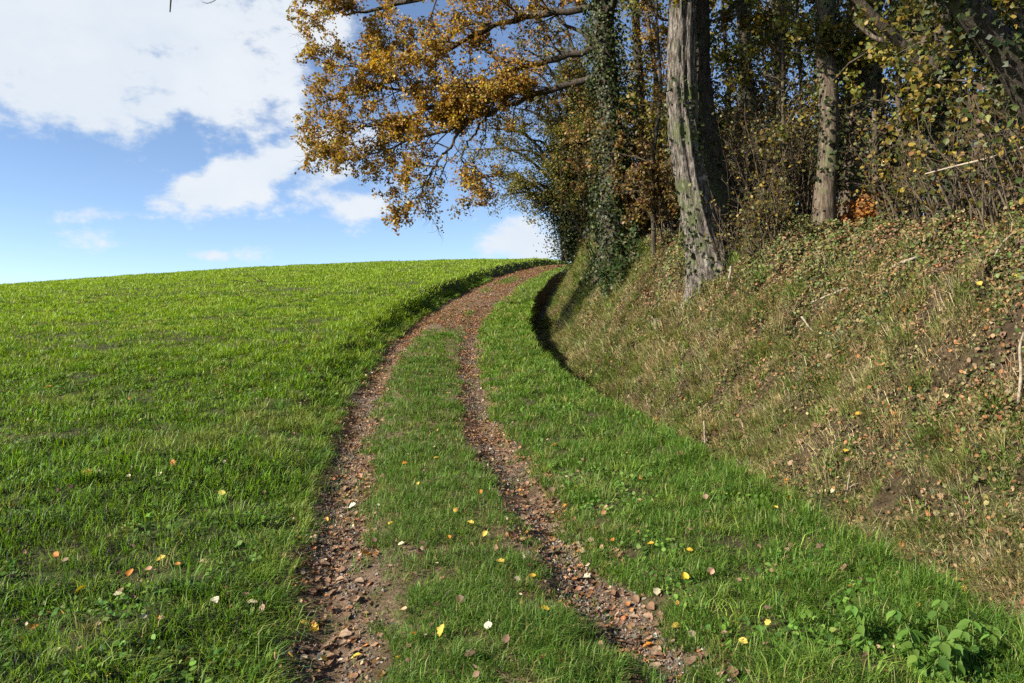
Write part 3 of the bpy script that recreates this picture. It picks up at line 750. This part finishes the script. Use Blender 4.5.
# --- slender trees further back in the wood
back = [(634, 22, 9), (648, 19, 10), (672, 22, 9), (668, 16.5, 7), (735, 19, 11), (775, 17, 12), (792, 21, 10), (842, 18, 10), (880, 16, 12), (905, 20, 12), (930, 15, 12), (965, 18, 12), (1000, 14, 13), (1030, 17, 12), (1060, 13, 12), (1110, 14, 14), (1090, 19, 12)]
for i, (px, Y, w) in enumerate(back):
    lean = R.normal() * 14; h = 60 + 12 * R.random()
    q = [(px, 240, Y), (px + lean * .3, 170, Y), (px + lean * .6, 90, Y), (px + lean, 0, Y), (px + lean * 1.4, -110, Y)]
    pal, wt = [(OLIVE, (3, 3, 2, 2, 1)), (YGREEN, (3, 3, 2, 2)), (RUSSET, (2, 3, 3, 2, 1))][i % 3]
    lab = ['slender tree with olive leaves standing back inside the wood', 'slender tree with yellow-green leaves standing back inside the wood', 'slender tree with russet leaves standing back inside the wood'][i % 3]
    t = bank_tree('slender_tree', lab, q, [w * 1.2, w, w * .9, w * .8, w * .4], M_darkbark, 500, (.3, 6), 24, (1.0, 2.3), 3000, (.06, .11), pal, wt, .22, None, 1, .04, .2, 12, .14)
    t['group'] = ['olive-leaved slender trees inside the wood', 'yellow-green slender trees inside the wood', 'russet slender trees inside the wood'][i % 3]

for i, (px, Y, w) in enumerate([(652, 15, 4), (664, 18, 6), (728, 16, 5), (768, 13.2, 5), (778, 16, 7), (788, 12.6, 4), (803, 15, 7), (812, 12.8, 4), (838, 14, 6), (872, 12, 6), (884, 14.5, 8), (902, 11.4, 6), (918, 13, 8),
                               (930, 11, 5), (956, 12.5, 8), (968, 10.2, 5), (984, 11.5, 7), (1012, 9.8, 6), (1020, 12, 8), (1046, 10.5, 7)]):
    lean = R.normal() * 16; ip = i % 2
    q = [(px, 238, Y), (px + lean * .3 + R.normal() * 3, 170, Y), (px + lean * .7 + R.normal() * 3, 90, Y), (px + lean, 10, Y), (px + lean * 1.4, -90, Y)]
    t = bank_tree('young_tree', ['thin dark sapling pole with bare twigs among the thicket', 'thin brown sapling pole with bare twigs among the thicket'][ip], q, [w * 1.2, w, w * .85, w * .7, w * .4],
                  [M_darkbark, M_stem][ip], 260 * ip, (.2, 4), 26, (.5, 1.5), 420, (.03, .07), OLIVE, (3, 3, 2, 2, 1), .12, None, 1, .03, .15, 10, .08)
    t['group'] = ['dark sapling poles in the thicket', 'brown sapling poles in the thicket'][ip]

# --- arching hazel clump at the far end of the bank
base = P(580, 255, 28); base[2] = gz(base[0], base[1]) - .1
hz = thing('hazel_shrub', 'many-stemmed dark hazel clump arching left over the track at the end of the bank', 'shrub', base, 'shrubs along the bank')
ends = [(478, 178), (468, 150), (488, 128), (500, 196), (512, 108), (520, 186), (540, 92), (556, 76), (572, 64), (590, 84), (535, 205), (545, 150), (505, 150), (600, 60), (560, 170), (585, 120), (528, 140), (610, 110), (562, 30), (590, 12), (545, 48), (576, 44), (606, 30), (530, 70), (598, 90), (568, 100), (552, 120), (520, 48), (502, 82), (555, 8), (535, 22), (580, 62)]
spots = []
dense = []
for i, (ex, ey) in enumerate(ends):
    tb = Tubes(); Y = 27.2 + R.random() * 1.6; yb = base + np.array([R.normal() * .28, R.normal() * .3, -.05])
    e = P(ex, ey, Y); m1 = yb * .62 + e * .38; m1[2] = yb[2] + (e[2] - yb[2]) * .62 + .35; m1[0] += .35
    m2 = yb * .28 + e * .72; m2[2] = yb[2] + (e[2] - yb[2]) * .93 + .3
    pts, rr = resample(np.array([yb, m1, m2, e]), [.075, .06, .04, .012], 22)
    tb.add(pts, rr, 6)
    ramify(tb, pts, rr, 15, (.7, 1.7), 1, spots, .3, (.4, 1.0), .02, .22, 4, .05, np.array([-.5, 0, .0]), .5, .35)
    dense.append(pts[0:13]); tb.build('stem', M_darkbark, hz, base)
leaves_on(spots, 56000, .09, (.045, .10), [(.10, .10, .02), (.17, .145, .03), (.065, .07, .016), (.25, .18, .035)], (3, 3, 3, 1.2), 'foliage', M_leaf, hz, base)
leaves_on(dense, 24000, .34, (.06, .10), [(.02, .034, .011), (.035, .05, .014), (.014, .024, .009), (.075, .07, .02)], (3, 2, 2, 1), 'ivy', M_ivy, hz, base)

# --- shrubs and coppice stems along the edge of the wood
def shrub(px, py, Y, hpx, spread, nst, nleaf, lsize, pal, wts, label, group, stem=M_stem, name='shrub', rad=.016, lean=(-.2, -.3), sub=6):
    b = P(px, py, Y); b[2] = gz(b[0], b[1]) - .05
    t = thing(name, label, 'shrub', b, group)
    spots = []; H = hpx / F * Y; tb = Tubes()
    for k in range(nst):
        a = R.random() * 2 * np.pi; o = R.random() ** .5 * spread
        q = b + np.array([math.cos(a) * o * .35, math.sin(a) * o * .35, 0]); q[2] = gz(q[0], q[1]) - .05
        d = np.array([math.cos(a) * o + lean[0] * .5, math.sin(a) * o + lean[1] * .5, 1.6 + R.random()])
        L = H * (.55 + .55 * R.random())
        pts, rr = shoot(q, d, L, rad * (.6 + .8 * R.random()), 9, .12, .012, .25)
        tb.add(pts, rr, 5)
        ramify(tb, pts, rr, sub, (L * .16, L * .4), 1, spots, .2, (.4, 1.1), .02, .25, 3, .1, np.array([-.1, -.25, 0]), .5, .45)
    tb.build('stems', stem, t, b)
    leaves_on(spots, nleaf, .06, lsize, pal, wts, 'foliage', M_leaf, t, b, T_OVAL, .3, None, .3, 1.15)
    return t
S1 = 'thin-stemmed shrubs between the ivy-clad oak and the leaning oak'
S2 = 'thin-stemmed shrubs behind the dark oak trunk'
S3 = 'yellow-leaved shrubs on the bank top'
S4 = 'shaded shrubs deep in the wood'
L1 = 'russet thin-stemmed shrub filling the gap between ivy-clad oak and leaning oak'
for (px, Y, h, n) in [(648, 17.6, 150, 14), (664, 16.6, 170, 14), (652, 19, 170, 14), (676, 15, 110, 12), (645, 17.2, 60, 10)]:
    shrub(px, 270, Y, h, .8, n, 3600, (.045, .085), RUSSET, [2, 3, 3, 3, 1], L1, S1)
shrub(603, 262, 20, 170, .5, 13, 1700, (.05, .09), [(.24, .14, .04), (.30, .22, .04), (.14, .12, .03), (.26, .10, .04)], [3, 3, 2, 2], 'brown-leaved tall shrub between the hazel clump and ivy-clad oak', 'shrubs along the bank')
shrub(622, 280, 16.2, 42, .6, 14, 2600, (.045, .08), [(.04, .075, .025), (.07, .10, .03), (.10, .09, .035)], [3, 2, 2], 'low dark leafy bush hugging the foot of the ivy-clad oak', 'shrubs along the bank')
L2 = 'bare-stemmed thicket shrub behind the dark oak trunk with few small leaves'
for (px, Y, h, n) in [(738, 14.5, 130, 22), (760, 13, 120, 24), (778, 13.5, 140, 24), (798, 13, 130, 24), (785, 15, 150, 20), (745, 12.2, 60, 18), (770, 11.8, 55, 18)]:
    shrub(px, 240, Y, h, .8, n + 8, 700, (.03, .06), OLIVE, [2, 3, 2, 2, 3], L2, S2, M_stem, 'shrub', .013)
L3 = 'loose shrub with broad yellowing leaves on the bank top near the maples'
for (px, Y, h, n, m) in [(900, 11.5, 100, 12, 420), (918, 10.6, 110, 14, 460), (958, 9.4, 120, 14, 420), (976, 8.6, 130, 16, 430), (1012, 8, 140, 16, 380), (1042, 7.4, 150, 14, 330)]:
    shrub(px, 240, Y, h, .8, n, m, (.025, .085), [(.24, .17, .03), (.12, .12, .028), (.34, .23, .05), (.06, .08, .02), (.12, .07, .03)], [2, 3, 1, 4, 3], L3, S3, M_stem, 'shrub', .013)
L4 = 'shaded leafy shrub deep in the wood behind the bank-top trees'
for k in range(28):
    px = 690 + 380 * R.random(); Y = 15 + 8 * R.random()
    shrub(px, 240, Y, 110 + 60 * R.random(), 1.1, 13, 1700, (.06, .11), OLIVE, [3, 2, 3, 1.5, 2], L4, S4, M_twig)
shrub(856, 243, 12.1, 34, .5, 12, 900, (.05, .09), [(.30, .13, .04), (.36, .18, .05), (.22, .10, .04)], [3, 2, 2], 'low russet shrub at the foot of the reddish-brown trunk', 'shrubs along the bank')

# ------------------------------------------------------------------ sticks, stakes and the log
def stick(name, label, cat, pts2, r0, r1, mat, lift=.03, Yoff=0, fork=None, group=None, up=False):
    """pts2: pixel points; each lies on the ground, except that an upright stick keeps the depth of its foot"""
    if up:
        f = hit(*pts2[0]); Y = f[1]
        W = [f] + [P(q[0], q[1], Y - .02 * i) for i, q in enumerate(pts2[1:], 1)]
        W[0] = W[0] - np.array([0, 0, .05])
    else:
        W = [hit(*q) + np.array([-.01, -.02, lift]) for q in pts2]
    W = np.array(W); b = W[0].copy()
    pts, rr = resample(W, np.linspace(r0, r1, len(W)), 14)
    pts[1:-1] += R.normal(size=(12, 3)) * r0 * .14
    tb = Tubes(); tb.add(pts, rr, 7, .25)
    if fork:
        k = 6; e = pts[k] + np.array(fork); p2, r2 = resample(np.array([pts[k], pts[k] * .5 + e * .5 + np.array([0, 0, .02]), e]), [r0 * .6, r0 * .5, r0 * .25], 8); tb.add(p2, r2, 5)
    me_o = tb.build(name, mat, None, b); me_o.location = tuple(b)
    return tag(me_o, label, cat, group)
G_ST = 'fallen sticks on the bank'
stick('stick', 'pale peeled stick standing upright on the bank near its top right edge', 'stick', [(1018, 410), (1021, 375), (1020, 350), (1024, 332)], .014, .009, M_stick, up=True, group=G_ST)
stick('stick', 'long grey lichen-spotted stick slanting down the bank below the wood', 'stick', [(802, 320), (815, 338), (826, 360), (834, 374)], .014, .010, M_stick, group=G_ST)
stick('stick', 'pale tan stick lying across the ivy just below the bank top', 'stick', [(812, 305), (828, 299), (848, 291)], .014, .010, M_stick, group=G_ST)
stick('stake', 'short split stake standing upright at the foot of the leaning oak', 'stake', [(727, 291), (729, 280), (731, 266)], .022, .018, M_stick, up=True, group=G_ST)
stick('stick', 'thin bleached peg standing at the foot of the grassy bank', 'stick', [(706, 452), (705, 438), (704, 421)], .014, .010, M_stick, up=True, group=G_ST)
stick('twig', 'forked dry twig poking out of the lower bank', 'twig', [(844, 500), (848, 484), (850, 472)], .008, .004, M_stick, up=True, fork=(.12, 0, .06), group=G_ST)
stick('stick', 'straight white stick beside the rotting log', 'stick', [(994, 264), (1004, 252), (1014, 239)], .010, .008, M_stick, .06, group=G_ST)
stick('stick', 'bent brown stick leaning in front of the rotting log', 'stick', [(964, 246), (972, 255), (980, 268), (984, 282)], .011, .007, M_stem, .06, group=G_ST)
stick('log', 'long brown rotting log lying along the bank top', 'log', [(930, 276), (962, 264), (990, 257), (1024, 246), (1060, 238)], .036, .045, M_log, .005)
stick('branch', 'pale splintered branch lying left of the rotting log', 'branch', [(893, 272), (905, 268), (918, 264)], .022, .015, M_stick, .05, group=G_ST)
stick('branch', 'slender bare branch slanting out from the foot of the dark oak trunk', 'branch', [(722, 244), (738, 231), (752, 226), (775, 230)], .018, .009, M_stem, .35, group=G_ST)
stick('twig', 'small twig lying near the foot of the bank beside the nettles', 'twig', [(915, 575), (918, 562), (921, 556)], .010, .006, M_stem, .03, group=G_ST)
stick('branch', 'long pale bough sagging across the shrubs at the wood edge', 'branch', [(940, 176), (980, 166), (1024, 150)], .014, .009, M_stick, .1, group=G_ST) if False else None
b0 = pix([(925, 174, 8.4), (960, 165, 8.2), (990, 158, 8.0), (1030, 146, 7.8), (1070, 180, 7.6)])
tb = Tubes(); pts, rr = resample(b0, [.008, .011, .013, .015, .017], 20); tb.add(pts, rr, 6, .15)
o = tb.build('branch', M_stick, None, b0[0]); o.location = tuple(b0[0]); tag(o, 'long pale bough arching across the shrubs at the wood edge', 'branch', G_ST)

# ------------------------------------------------------------------ nettles and the weed on the skyline
def nettle(px, py, label, h=.22, ns=5, s=1.0):
    b = hit(px, py); t = thing('nettle', label, 'plant', b, 'leafy plants in the verge')
    tb = Tubes(); LPs, LNs, Ls = [], [], []
    for k in range(ns):
        a = R.random() * 6.283; q = b + np.array([math.cos(a) * .09 * s, math.sin(a) * .07 * s, -.01])
        pts, rr = shoot(q, np.array([math.cos(a) * .35, math.sin(a) * .35, 1.0]), h * (.7 + .5 * R.random()), .004, 6, .12)
        tb.add(pts, rr, 4)
        for j in range(1, 6):
            for m in range(2 + (j == 5) * 2):
                th = j * 1.57 + m * 3.14159 / (1 + (j == 5)) + R.normal() * .2
                dr = np.array([math.cos(th), math.sin(th), -.25]); l = (.036 + .026 * R.random()) * s
                LPs.append((pts[j], dr, l))
    tb.build('stems', M_herb_stem, t, b)
    V = []; T = []; K = []; n = 0
    xs = [(0, 0), (.16, .10), (.36, .30), (.62, .27), (.85, .12), (1, 0)]
    for p, dr, l in LPs:
        dr = dr / np.linalg.norm(dr); sd = np.cross(dr, [0, 0, 1.0]); sd /= np.linalg.norm(sd); up = np.cross(sd, dr)
        ro = R.normal() * .4; sd2 = sd * math.cos(ro) + up * math.sin(ro); up2 = np.cross(sd2, dr)
        loc = []
        for (y, w) in xs:
            dz = -.35 * y * y
            loc.append(p + (dr * y + np.array([0, 0, dz])) * l)
            if w:
                loc.append(p + (dr * (y - .03) + sd2 * w + up2 * .09 + np.array([0, 0, dz])) * l); loc.append(p + (dr * (y - .03) - sd2 * w + up2 * .09 + np.array([0, 0, dz])) * l)
        # 0 | 1 2 3 | 4 5 6 | 7 8 9 | 10 11 12 | 13
        f = [(0, 2, 1), (0, 1, 3)]
        for a_ in (1, 4, 7):
            b_ = a_ + 3
            f += [(a_, a_ + 1, b_ + 1), (a_, b_ + 1, b_), (a_, b_, b_ + 2), (a_, b_ + 2, a_ + 2)]
        f += [(10, 11, 13), (10, 13, 12)]
        V += loc; T += [(x + n, y + n, z + n) for x, y, z in f]; n += len(loc)
        c = pick([(.08, .155, .025), (.11, .20, .035), (.05, .105, .02)], [3, 2, 1], 1, .15)[0]; K += [c] * len(loc)
    link('leaves', make_mesh('leaves', np.array(V) - b, None, np.array(T), np.array(K)), M_herb, t)
M_herb_stem = noise_material('herb_stem', [(.4, (.09, .15, .04)), (.6, (.14, .2, .06))], 20, bump=.1)
nettle(942, 672, 'largest nettle clump with broad pale green leaves in the bottom right corner', .24, 10, 1.2)
nettle(884, 652, 'smaller nettle left of the largest nettle clump', .2, 4, 1.0)
nettle(985, 690, 'nettle at the lower frame edge right of the largest clump', .18, 4, 1.1)
b = hit(262, 283); wd = thing('weed_stalk', 'lone dark dead weed bent over near the meadow skyline', 'plant', b)
tb = Tubes()
for k in range(6):
    p, r = shoot(b + np.array([R.normal() * .12, 0, -.05]), np.array([-.9 + .3 * R.normal(), 0, .6]), .8 + .4 * R.random(), .02, 6, .2, .08); tb.add(p, r, 4)
tb.build('stems', M_darkbark, wd, b)

# ------------------------------------------------------------------ single fallen leaves
def fallen_mesh(seed, lobed):
    rg = np.random.default_rng(seed)
    n = 11; ys = np.linspace(0, 1, n)
    w = .36 * np.sin(np.pi * ys ** .85) ** .8 * (1 + (.22 * np.sin(ys * 17 + rg.random() * 6) if lobed else .03 * np.sin(ys * 30)))
    w[0] = w[-1] = .004
    cu = rg.uniform(.1, .6); tw = rg.uniform(-.3, .3); bend = rg.uniform(-.45, .5)
    cols = np.array([-1, -.5, 0, .5, 1])
    V = []
    for y, ww in zip(ys, w):
        for c in cols:
            V.append((ww * c, y - .5, cu * ww * c * c + tw * ww * c * y + bend * (y - .5) ** 2 + .02 * rg.normal()))
    V = np.array(V); m = 5
    i = np.arange(n - 1)[:, None] * m + np.arange(m - 1)[None]
    Q = np.stack([i, i + 1, i + m + 1, i + m], -1).reshape(-1, 4).tolist()
    k = len(V)   # leaf stalk
    V = np.vstack([V, [[-.012, -.5, .0], [.012, -.5, .0], [.012, -.78, .08], [-.012, -.78, .08]]])
    Q.append([k + 3, k + 2, k + 1, k])
    return make_mesh('fallen_leaf', V * np.array([1, 1, 1]), np.array(Q))
FM = [fallen_mesh(s, s % 2 == 0) for s in range(10)]
for me in FM: me.materials.append(M_fallen)
COLS = {'yellow': [(.55, .36, .035), (.50, .30, .03), (.60, .44, .08)], 'orange': [(.50, .20, .03), (.42, .17, .03)], 'pale': [(.62, .54, .34), (.55, .47, .30), (.66, .60, .42)],
        'brown': [(.27, .165, .10), (.20, .115, .066), (.35, .24, .155), (.15, .09, .055)]}
def where(x, y):
    u = x - float(xc(y)); dv = x - float(ditch(y))
    if dv > .05: return 'on the bank'
    if u < -1.12: return 'in the meadow grass'
    if u > 1.1: return 'in the verge grass'
    if abs(u) < .45: return 'on the grass strip between the ruts'
    return 'in the left wheel rut' if u < 0 else 'in the right wheel rut'
from mathutils import Matrix
cnt = 0
def fallen(px, py, color, size, lift=.02):
    global cnt
    h = hit(px, py); s = .85 * size / F * h[1]
    s = min(max(s, .03), .13)
    place = where(h[0], h[1]); grassy = 'rut' not in place or 'strip' in place
    me = FM[cnt % len(FM)]; cnt += 1
    o = bpy.data.objects.new('fallen_leaf', me); C.objects.link(o)
    nn = ground_normals(np.array([h[0]]), np.array([h[1]]))[0] + R.normal(size=3) * (.28 if grassy else .22) + (np.array([-.1, -.35, 0]) if grassy else 0)
    q = Vector(nn).to_track_quat('Z', 'Y')
    o.rotation_mode = 'QUATERNION'
    from mathutils import Quaternion
    o.rotation_quaternion = q @ Quaternion((0, 0, 1), R.random() * 6.283)
    o.location = (h[0], h[1], h[2] + lift + (.032 if grassy else .006)); o.scale = (s, s, s)
    c = COLS[color]; c = np.array(c[int(R.integers(len(c)))]) * (.85 + .3 * R.random()); o.color = (*c, 1)
    big = {'yellow': 'bright yellow', 'orange': 'orange', 'pale': 'pale cream', 'brown': 'dry brown'}[color]
    tag(o, f'{big} fallen leaf lying {place}', 'leaf', f'{big} fallen leaves {place}')
for q in [(86, 479, 'yellow', 16), (126, 462, 'orange', 8), (173, 469, 'orange', 11), (222, 500, 'yellow', 10), (80, 599, 'yellow', 15), (130, 582, 'orange', 13), (118, 604, 'pale', 10), (33, 639, 'orange', 12),
          (161, 568, 'yellow', 12), (48, 391, 'orange', 8), (130, 402, 'orange', 5), (215, 610, 'pale', 14), (252, 613, 'pale', 14), (262, 620, 'brown', 14), (120, 601, 'brown', 12), (56, 564, 'orange', 10),
          (500, 570, 'yellow', 13), (532, 585, 'yellow', 12), (442, 643, 'yellow', 16), (366, 558, 'orange', 14), (391, 530, 'yellow', 8), (377, 509, 'pale', 9), (352, 510, 'pale', 11), (488, 637, 'pale', 14),
          (523, 562, 'pale', 10), (517, 588, 'pale', 8), (586, 582, 'pale', 15), (594, 534, 'yellow', 8), (651, 552, 'yellow', 9), (685, 586, 'yellow', 13), (657, 597, 'pale', 12), (677, 633, 'yellow', 14),
          (692, 640, 'pale', 15), (624, 661, 'yellow', 18), (648, 652, 'orange', 15), (612, 600, 'brown', 15), (628, 650, 'brown', 16), (732, 679, 'brown', 20), (963, 602, 'yellow', 17), (982, 644, 'yellow', 17),
          (768, 634, 'yellow', 9), (743, 652, 'yellow', 11), (690, 558, 'yellow', 8), (833, 498, 'pale', 9), (845, 459, 'yellow', 9), (346, 550, 'brown', 12), (344, 512, 'brown', 10), (357, 605, 'brown', 13),
          (315, 634, 'yellow', 14), (330, 615, 'brown', 13), (305, 628, 'yellow', 12), (356, 662, 'yellow', 14), (305, 655, 'brown', 16), (345, 620, 'brown', 15), (345, 640, 'brown', 17), (320, 665, 'pale', 14),
          (470, 665, 'brown', 14), (460, 610, 'brown', 14), (545, 620, 'yellow', 11), (418, 490, 'yellow', 6), (436, 463, 'yellow', 6), (555, 450, 'orange', 8), (902, 556, 'orange', 10), (955, 590, 'orange', 8),
          (858, 425, 'yellow', 8), (905, 316, 'orange', 8), (1002, 405, 'brown', 10), (893, 420, 'orange', 7), (980, 290, 'yellow', 9), (1016, 285, 'yellow', 9), (420, 560, 'brown', 12), (600, 632, 'brown', 18),
          (590, 545, 'brown', 12), (575, 525, 'brown', 10), (560, 505, 'brown', 9), (620, 560, 'brown', 12)]:
    fallen(*q)
while cnt < 285:
    r = R.random()
    if r < .5:
        py = 430 + 250 * R.random() ** .7; f = (py - 430) / 250
        px = (485 + f * 187 + R.normal() * (9 + 18 * f)) if R.random() < .55 else (352 - f * 27 + R.normal() * (9 + 14 * f))
        fallen(px, py, 'brown', 6 + 8 * f + 4 * R.random(), .01)
    elif r < .72:
        fallen(700 + 320 * R.random(), 300 + 280 * R.random(), 'brown', 7 + 4 * R.random())
    else:
        fallen(1020 * R.random(), 440 + 240 * R.random(), random.choice(['brown', 'brown', 'yellow', 'pale', 'orange']), 6 + 4 * R.random())

# ------------------------------------------------------------------ sky, sun, camera
SUN_AZ = math.radians(-114)     # from +Y, clockwise positive: behind and to the left
SUN_EL = math.radians(30)
sd = Vector((math.sin(SUN_AZ) * math.cos(SUN_EL), math.cos(SUN_AZ) * math.cos(SUN_EL), math.sin(SUN_EL)))
sun = bpy.data.lights.new('sun', 'SUN'); sun.energy = 5.0; sun.angle = math.radians(.55); sun.color = (1, .925, .80)
so = bpy.data.objects.new('sun', sun); C.objects.link(so); so.rotation_euler = (-sd).to_track_quat('-Z', 'Y').to_euler(); so.location = (-30, -20, 30)

w = bpy.data.worlds.new('World'); bpy.context.scene.world = w; w.use_nodes = True
nt = w.node_tree; N = nt.nodes; Lk = nt.links; N.clear()
out = N.new('ShaderNodeOutputWorld'); bg = N.new('ShaderNodeBackground'); SKY = .082; bg.inputs['Strength'].default_value = SKY
sky = N.new('ShaderNodeTexSky'); sky.sky_type = 'NISHITA'; sky.sun_disc = False; sky.sun_elevation = SUN_EL; sky.sun_rotation = SUN_AZ
sky.air_density = .66; sky.dust_density = .12; sky.ozone_density = 1.3; sky.altitude = 300
tc = N.new('ShaderNodeTexCoord'); vec = tc.outputs['Generated']
def math_(op, a, b=None, c=None):
    n = N.new('ShaderNodeMath'); n.operation = op
    for k, v in enumerate((a, b, c)):
        if v is None: continue
        if isinstance(v, (int, float)): n.inputs[k].default_value = v
        else: Lk.new(v, n.inputs[k])
    return n.outputs[0]
sx = N.new('ShaderNodeSeparateXYZ'); Lk.new(vec, sx.inputs[0])
az = math_('ARCTAN2', sx.outputs[0], sx.outputs[1]); el = math_('ARCSINE', sx.outputs[2])
mp = N.new('ShaderNodeMapping'); mp.inputs['Scale'].default_value = (1, 1, 1.7); Lk.new(vec, mp.inputs[0])
def noise(scale, detail, rough=.55):
    n = N.new('ShaderNodeTexNoise'); n.inputs['Scale'].default_value = scale; n.inputs['Detail'].default_value = detail; n.inputs['Roughness'].default_value = rough
    Lk.new(mp.outputs[0], n.inputs['Vector']); return n.outputs['Fac']
n1 = noise(5.5, 9, .62); n2 = noise(24, 8, .62)
def dirpix(px, py):
    x, y, z = (px - CX) / F, 1.0, (CY - py) / F
    return math.atan2(x, y), math.asin(z / math.sqrt(x * x + y * y + z * z))
blobs = [  # centre px, py, half-width, half-height (px), tilt (deg, + = rises to the right), weight
    (50, 18, 300, 112, 0, 1.15), (85, 95, 165, 62, 0, 1.05), (228, 184, 118, 27, 24, .98), (320, 160, 60, 40, 20, .7), (112, 214, 66, 12, 6, .68), (215, 254, 48, 8, 0, .62), (525, 242, 62, 34, 0, 1.05), (360, 205, 60, 24, 0, .7), (150, 274, 40, 5, 0, .5), (270, 20, 120, 50, 0, .8)]
tot = None
for (px, py, rx, ry, tl, wt) in blobs:
    a0, e0 = dirpix(px, py); ra = rx / F * math.cos(a0) ** 2; rb = ry / F * math.cos(a0)
    da = math_('SUBTRACT', az, a0); de = math_('SUBTRACT', el, e0); ct, st = math.cos(math.radians(tl)), math.sin(math.radians(tl))
    p = math_('ADD', math_('MULTIPLY', da, ct / ra), math_('MULTIPLY', de, st / ra))
    q = math_('ADD', math_('MULTIPLY', da, -st / rb), math_('MULTIPLY', de, ct / rb))
    d2 = math_('ADD', math_('MULTIPLY', p, p), math_('MULTIPLY', q, q))
    m = math_('MULTIPLY', math_('EXPONENT', math_('MULTIPLY', d2, -.9)), wt)
    tot = m if tot is None else math_('MAXIMUM', tot, m)
# thin scattered cloud over the rest of the sky
oth = math_('MULTIPLY', math_('SUBTRACT', noise(2.1, 4), .55), 1.3)
tot = math_('MAXIMUM', tot, math_('MULTIPLY', oth, math_('GREATER_THAN', math_('ABSOLUTE', az), .75)))
dens = math_('ADD', tot, math_('ADD', math_('MULTIPLY', math_('SUBTRACT', n1, .5), 1.9), math_('MULTIPLY', math_('SUBTRACT', n2, .5), 1.0)))
mr = N.new('ShaderNodeMapRange'); mr.interpolation_type = 'SMOOTHSTEP'; mr.inputs['From Min'].default_value = .34; mr.inputs['From Max'].default_value = .74
Lk.new(dens, mr.inputs['Value']); alpha = math_('MULTIPLY', mr.outputs['Result'], .95)
sh = N.new('ShaderNodeMapRange'); sh.inputs['From Min'].default_value = .3; sh.inputs['From Max'].default_value = .7; Lk.new(n1, sh.inputs['Value'])
cmix = N.new('ShaderNodeMix'); cmix.data_type = 'RGBA'; Lk.new(sh.outputs['Result'], cmix.inputs['Factor'])
EXPO = 1.35
ce = 1 / SKY / 2 ** EXPO
cmix.inputs['A'].default_value = (.76 * ce, .84 * ce, .93 * ce, 1); cmix.inputs['B'].default_value = (.91 * ce, .94 * ce, .98 * ce, 1)
fm = N.new('ShaderNodeMix'); fm.data_type = 'RGBA'; Lk.new(alpha, fm.inputs['Factor']); Lk.new(sky.outputs[0], fm.inputs['A']); Lk.new(cmix.outputs['Result'], fm.inputs['B'])
Lk.new(fm.outputs['Result'], bg.inputs['Color']); Lk.new(bg.outputs[0], out.inputs['Surface'])

cam = bpy.data.cameras.new('camera'); cam.sensor_width = 36; cam.lens = F / 1024 * 36; cam.clip_start = .05; cam.clip_end = 3000
co = bpy.data.objects.new('camera', cam); C.objects.link(co); co.location = (0, 0, CAMZ); co.rotation_euler = (math.pi / 2, 0, 0)
sc = bpy.context.scene; sc.camera = co
sc.view_settings.view_transform = 'Standard'; sc.view_settings.look = 'None'; sc.view_settings.exposure = EXPO; sc.view_settings.gamma = 1
sc.render.engine = 'CYCLES'
sc.cycles.max_bounces = 5; sc.cycles.diffuse_bounces = 3; sc.cycles.glossy_bounces = 1; sc.cycles.transmission_bounces = 3; sc.cycles.transparent_max_bounces = 4
sc.cycles.caustics_reflective = False; sc.cycles.caustics_refractive = False
sc.cycles.use_denoising = False
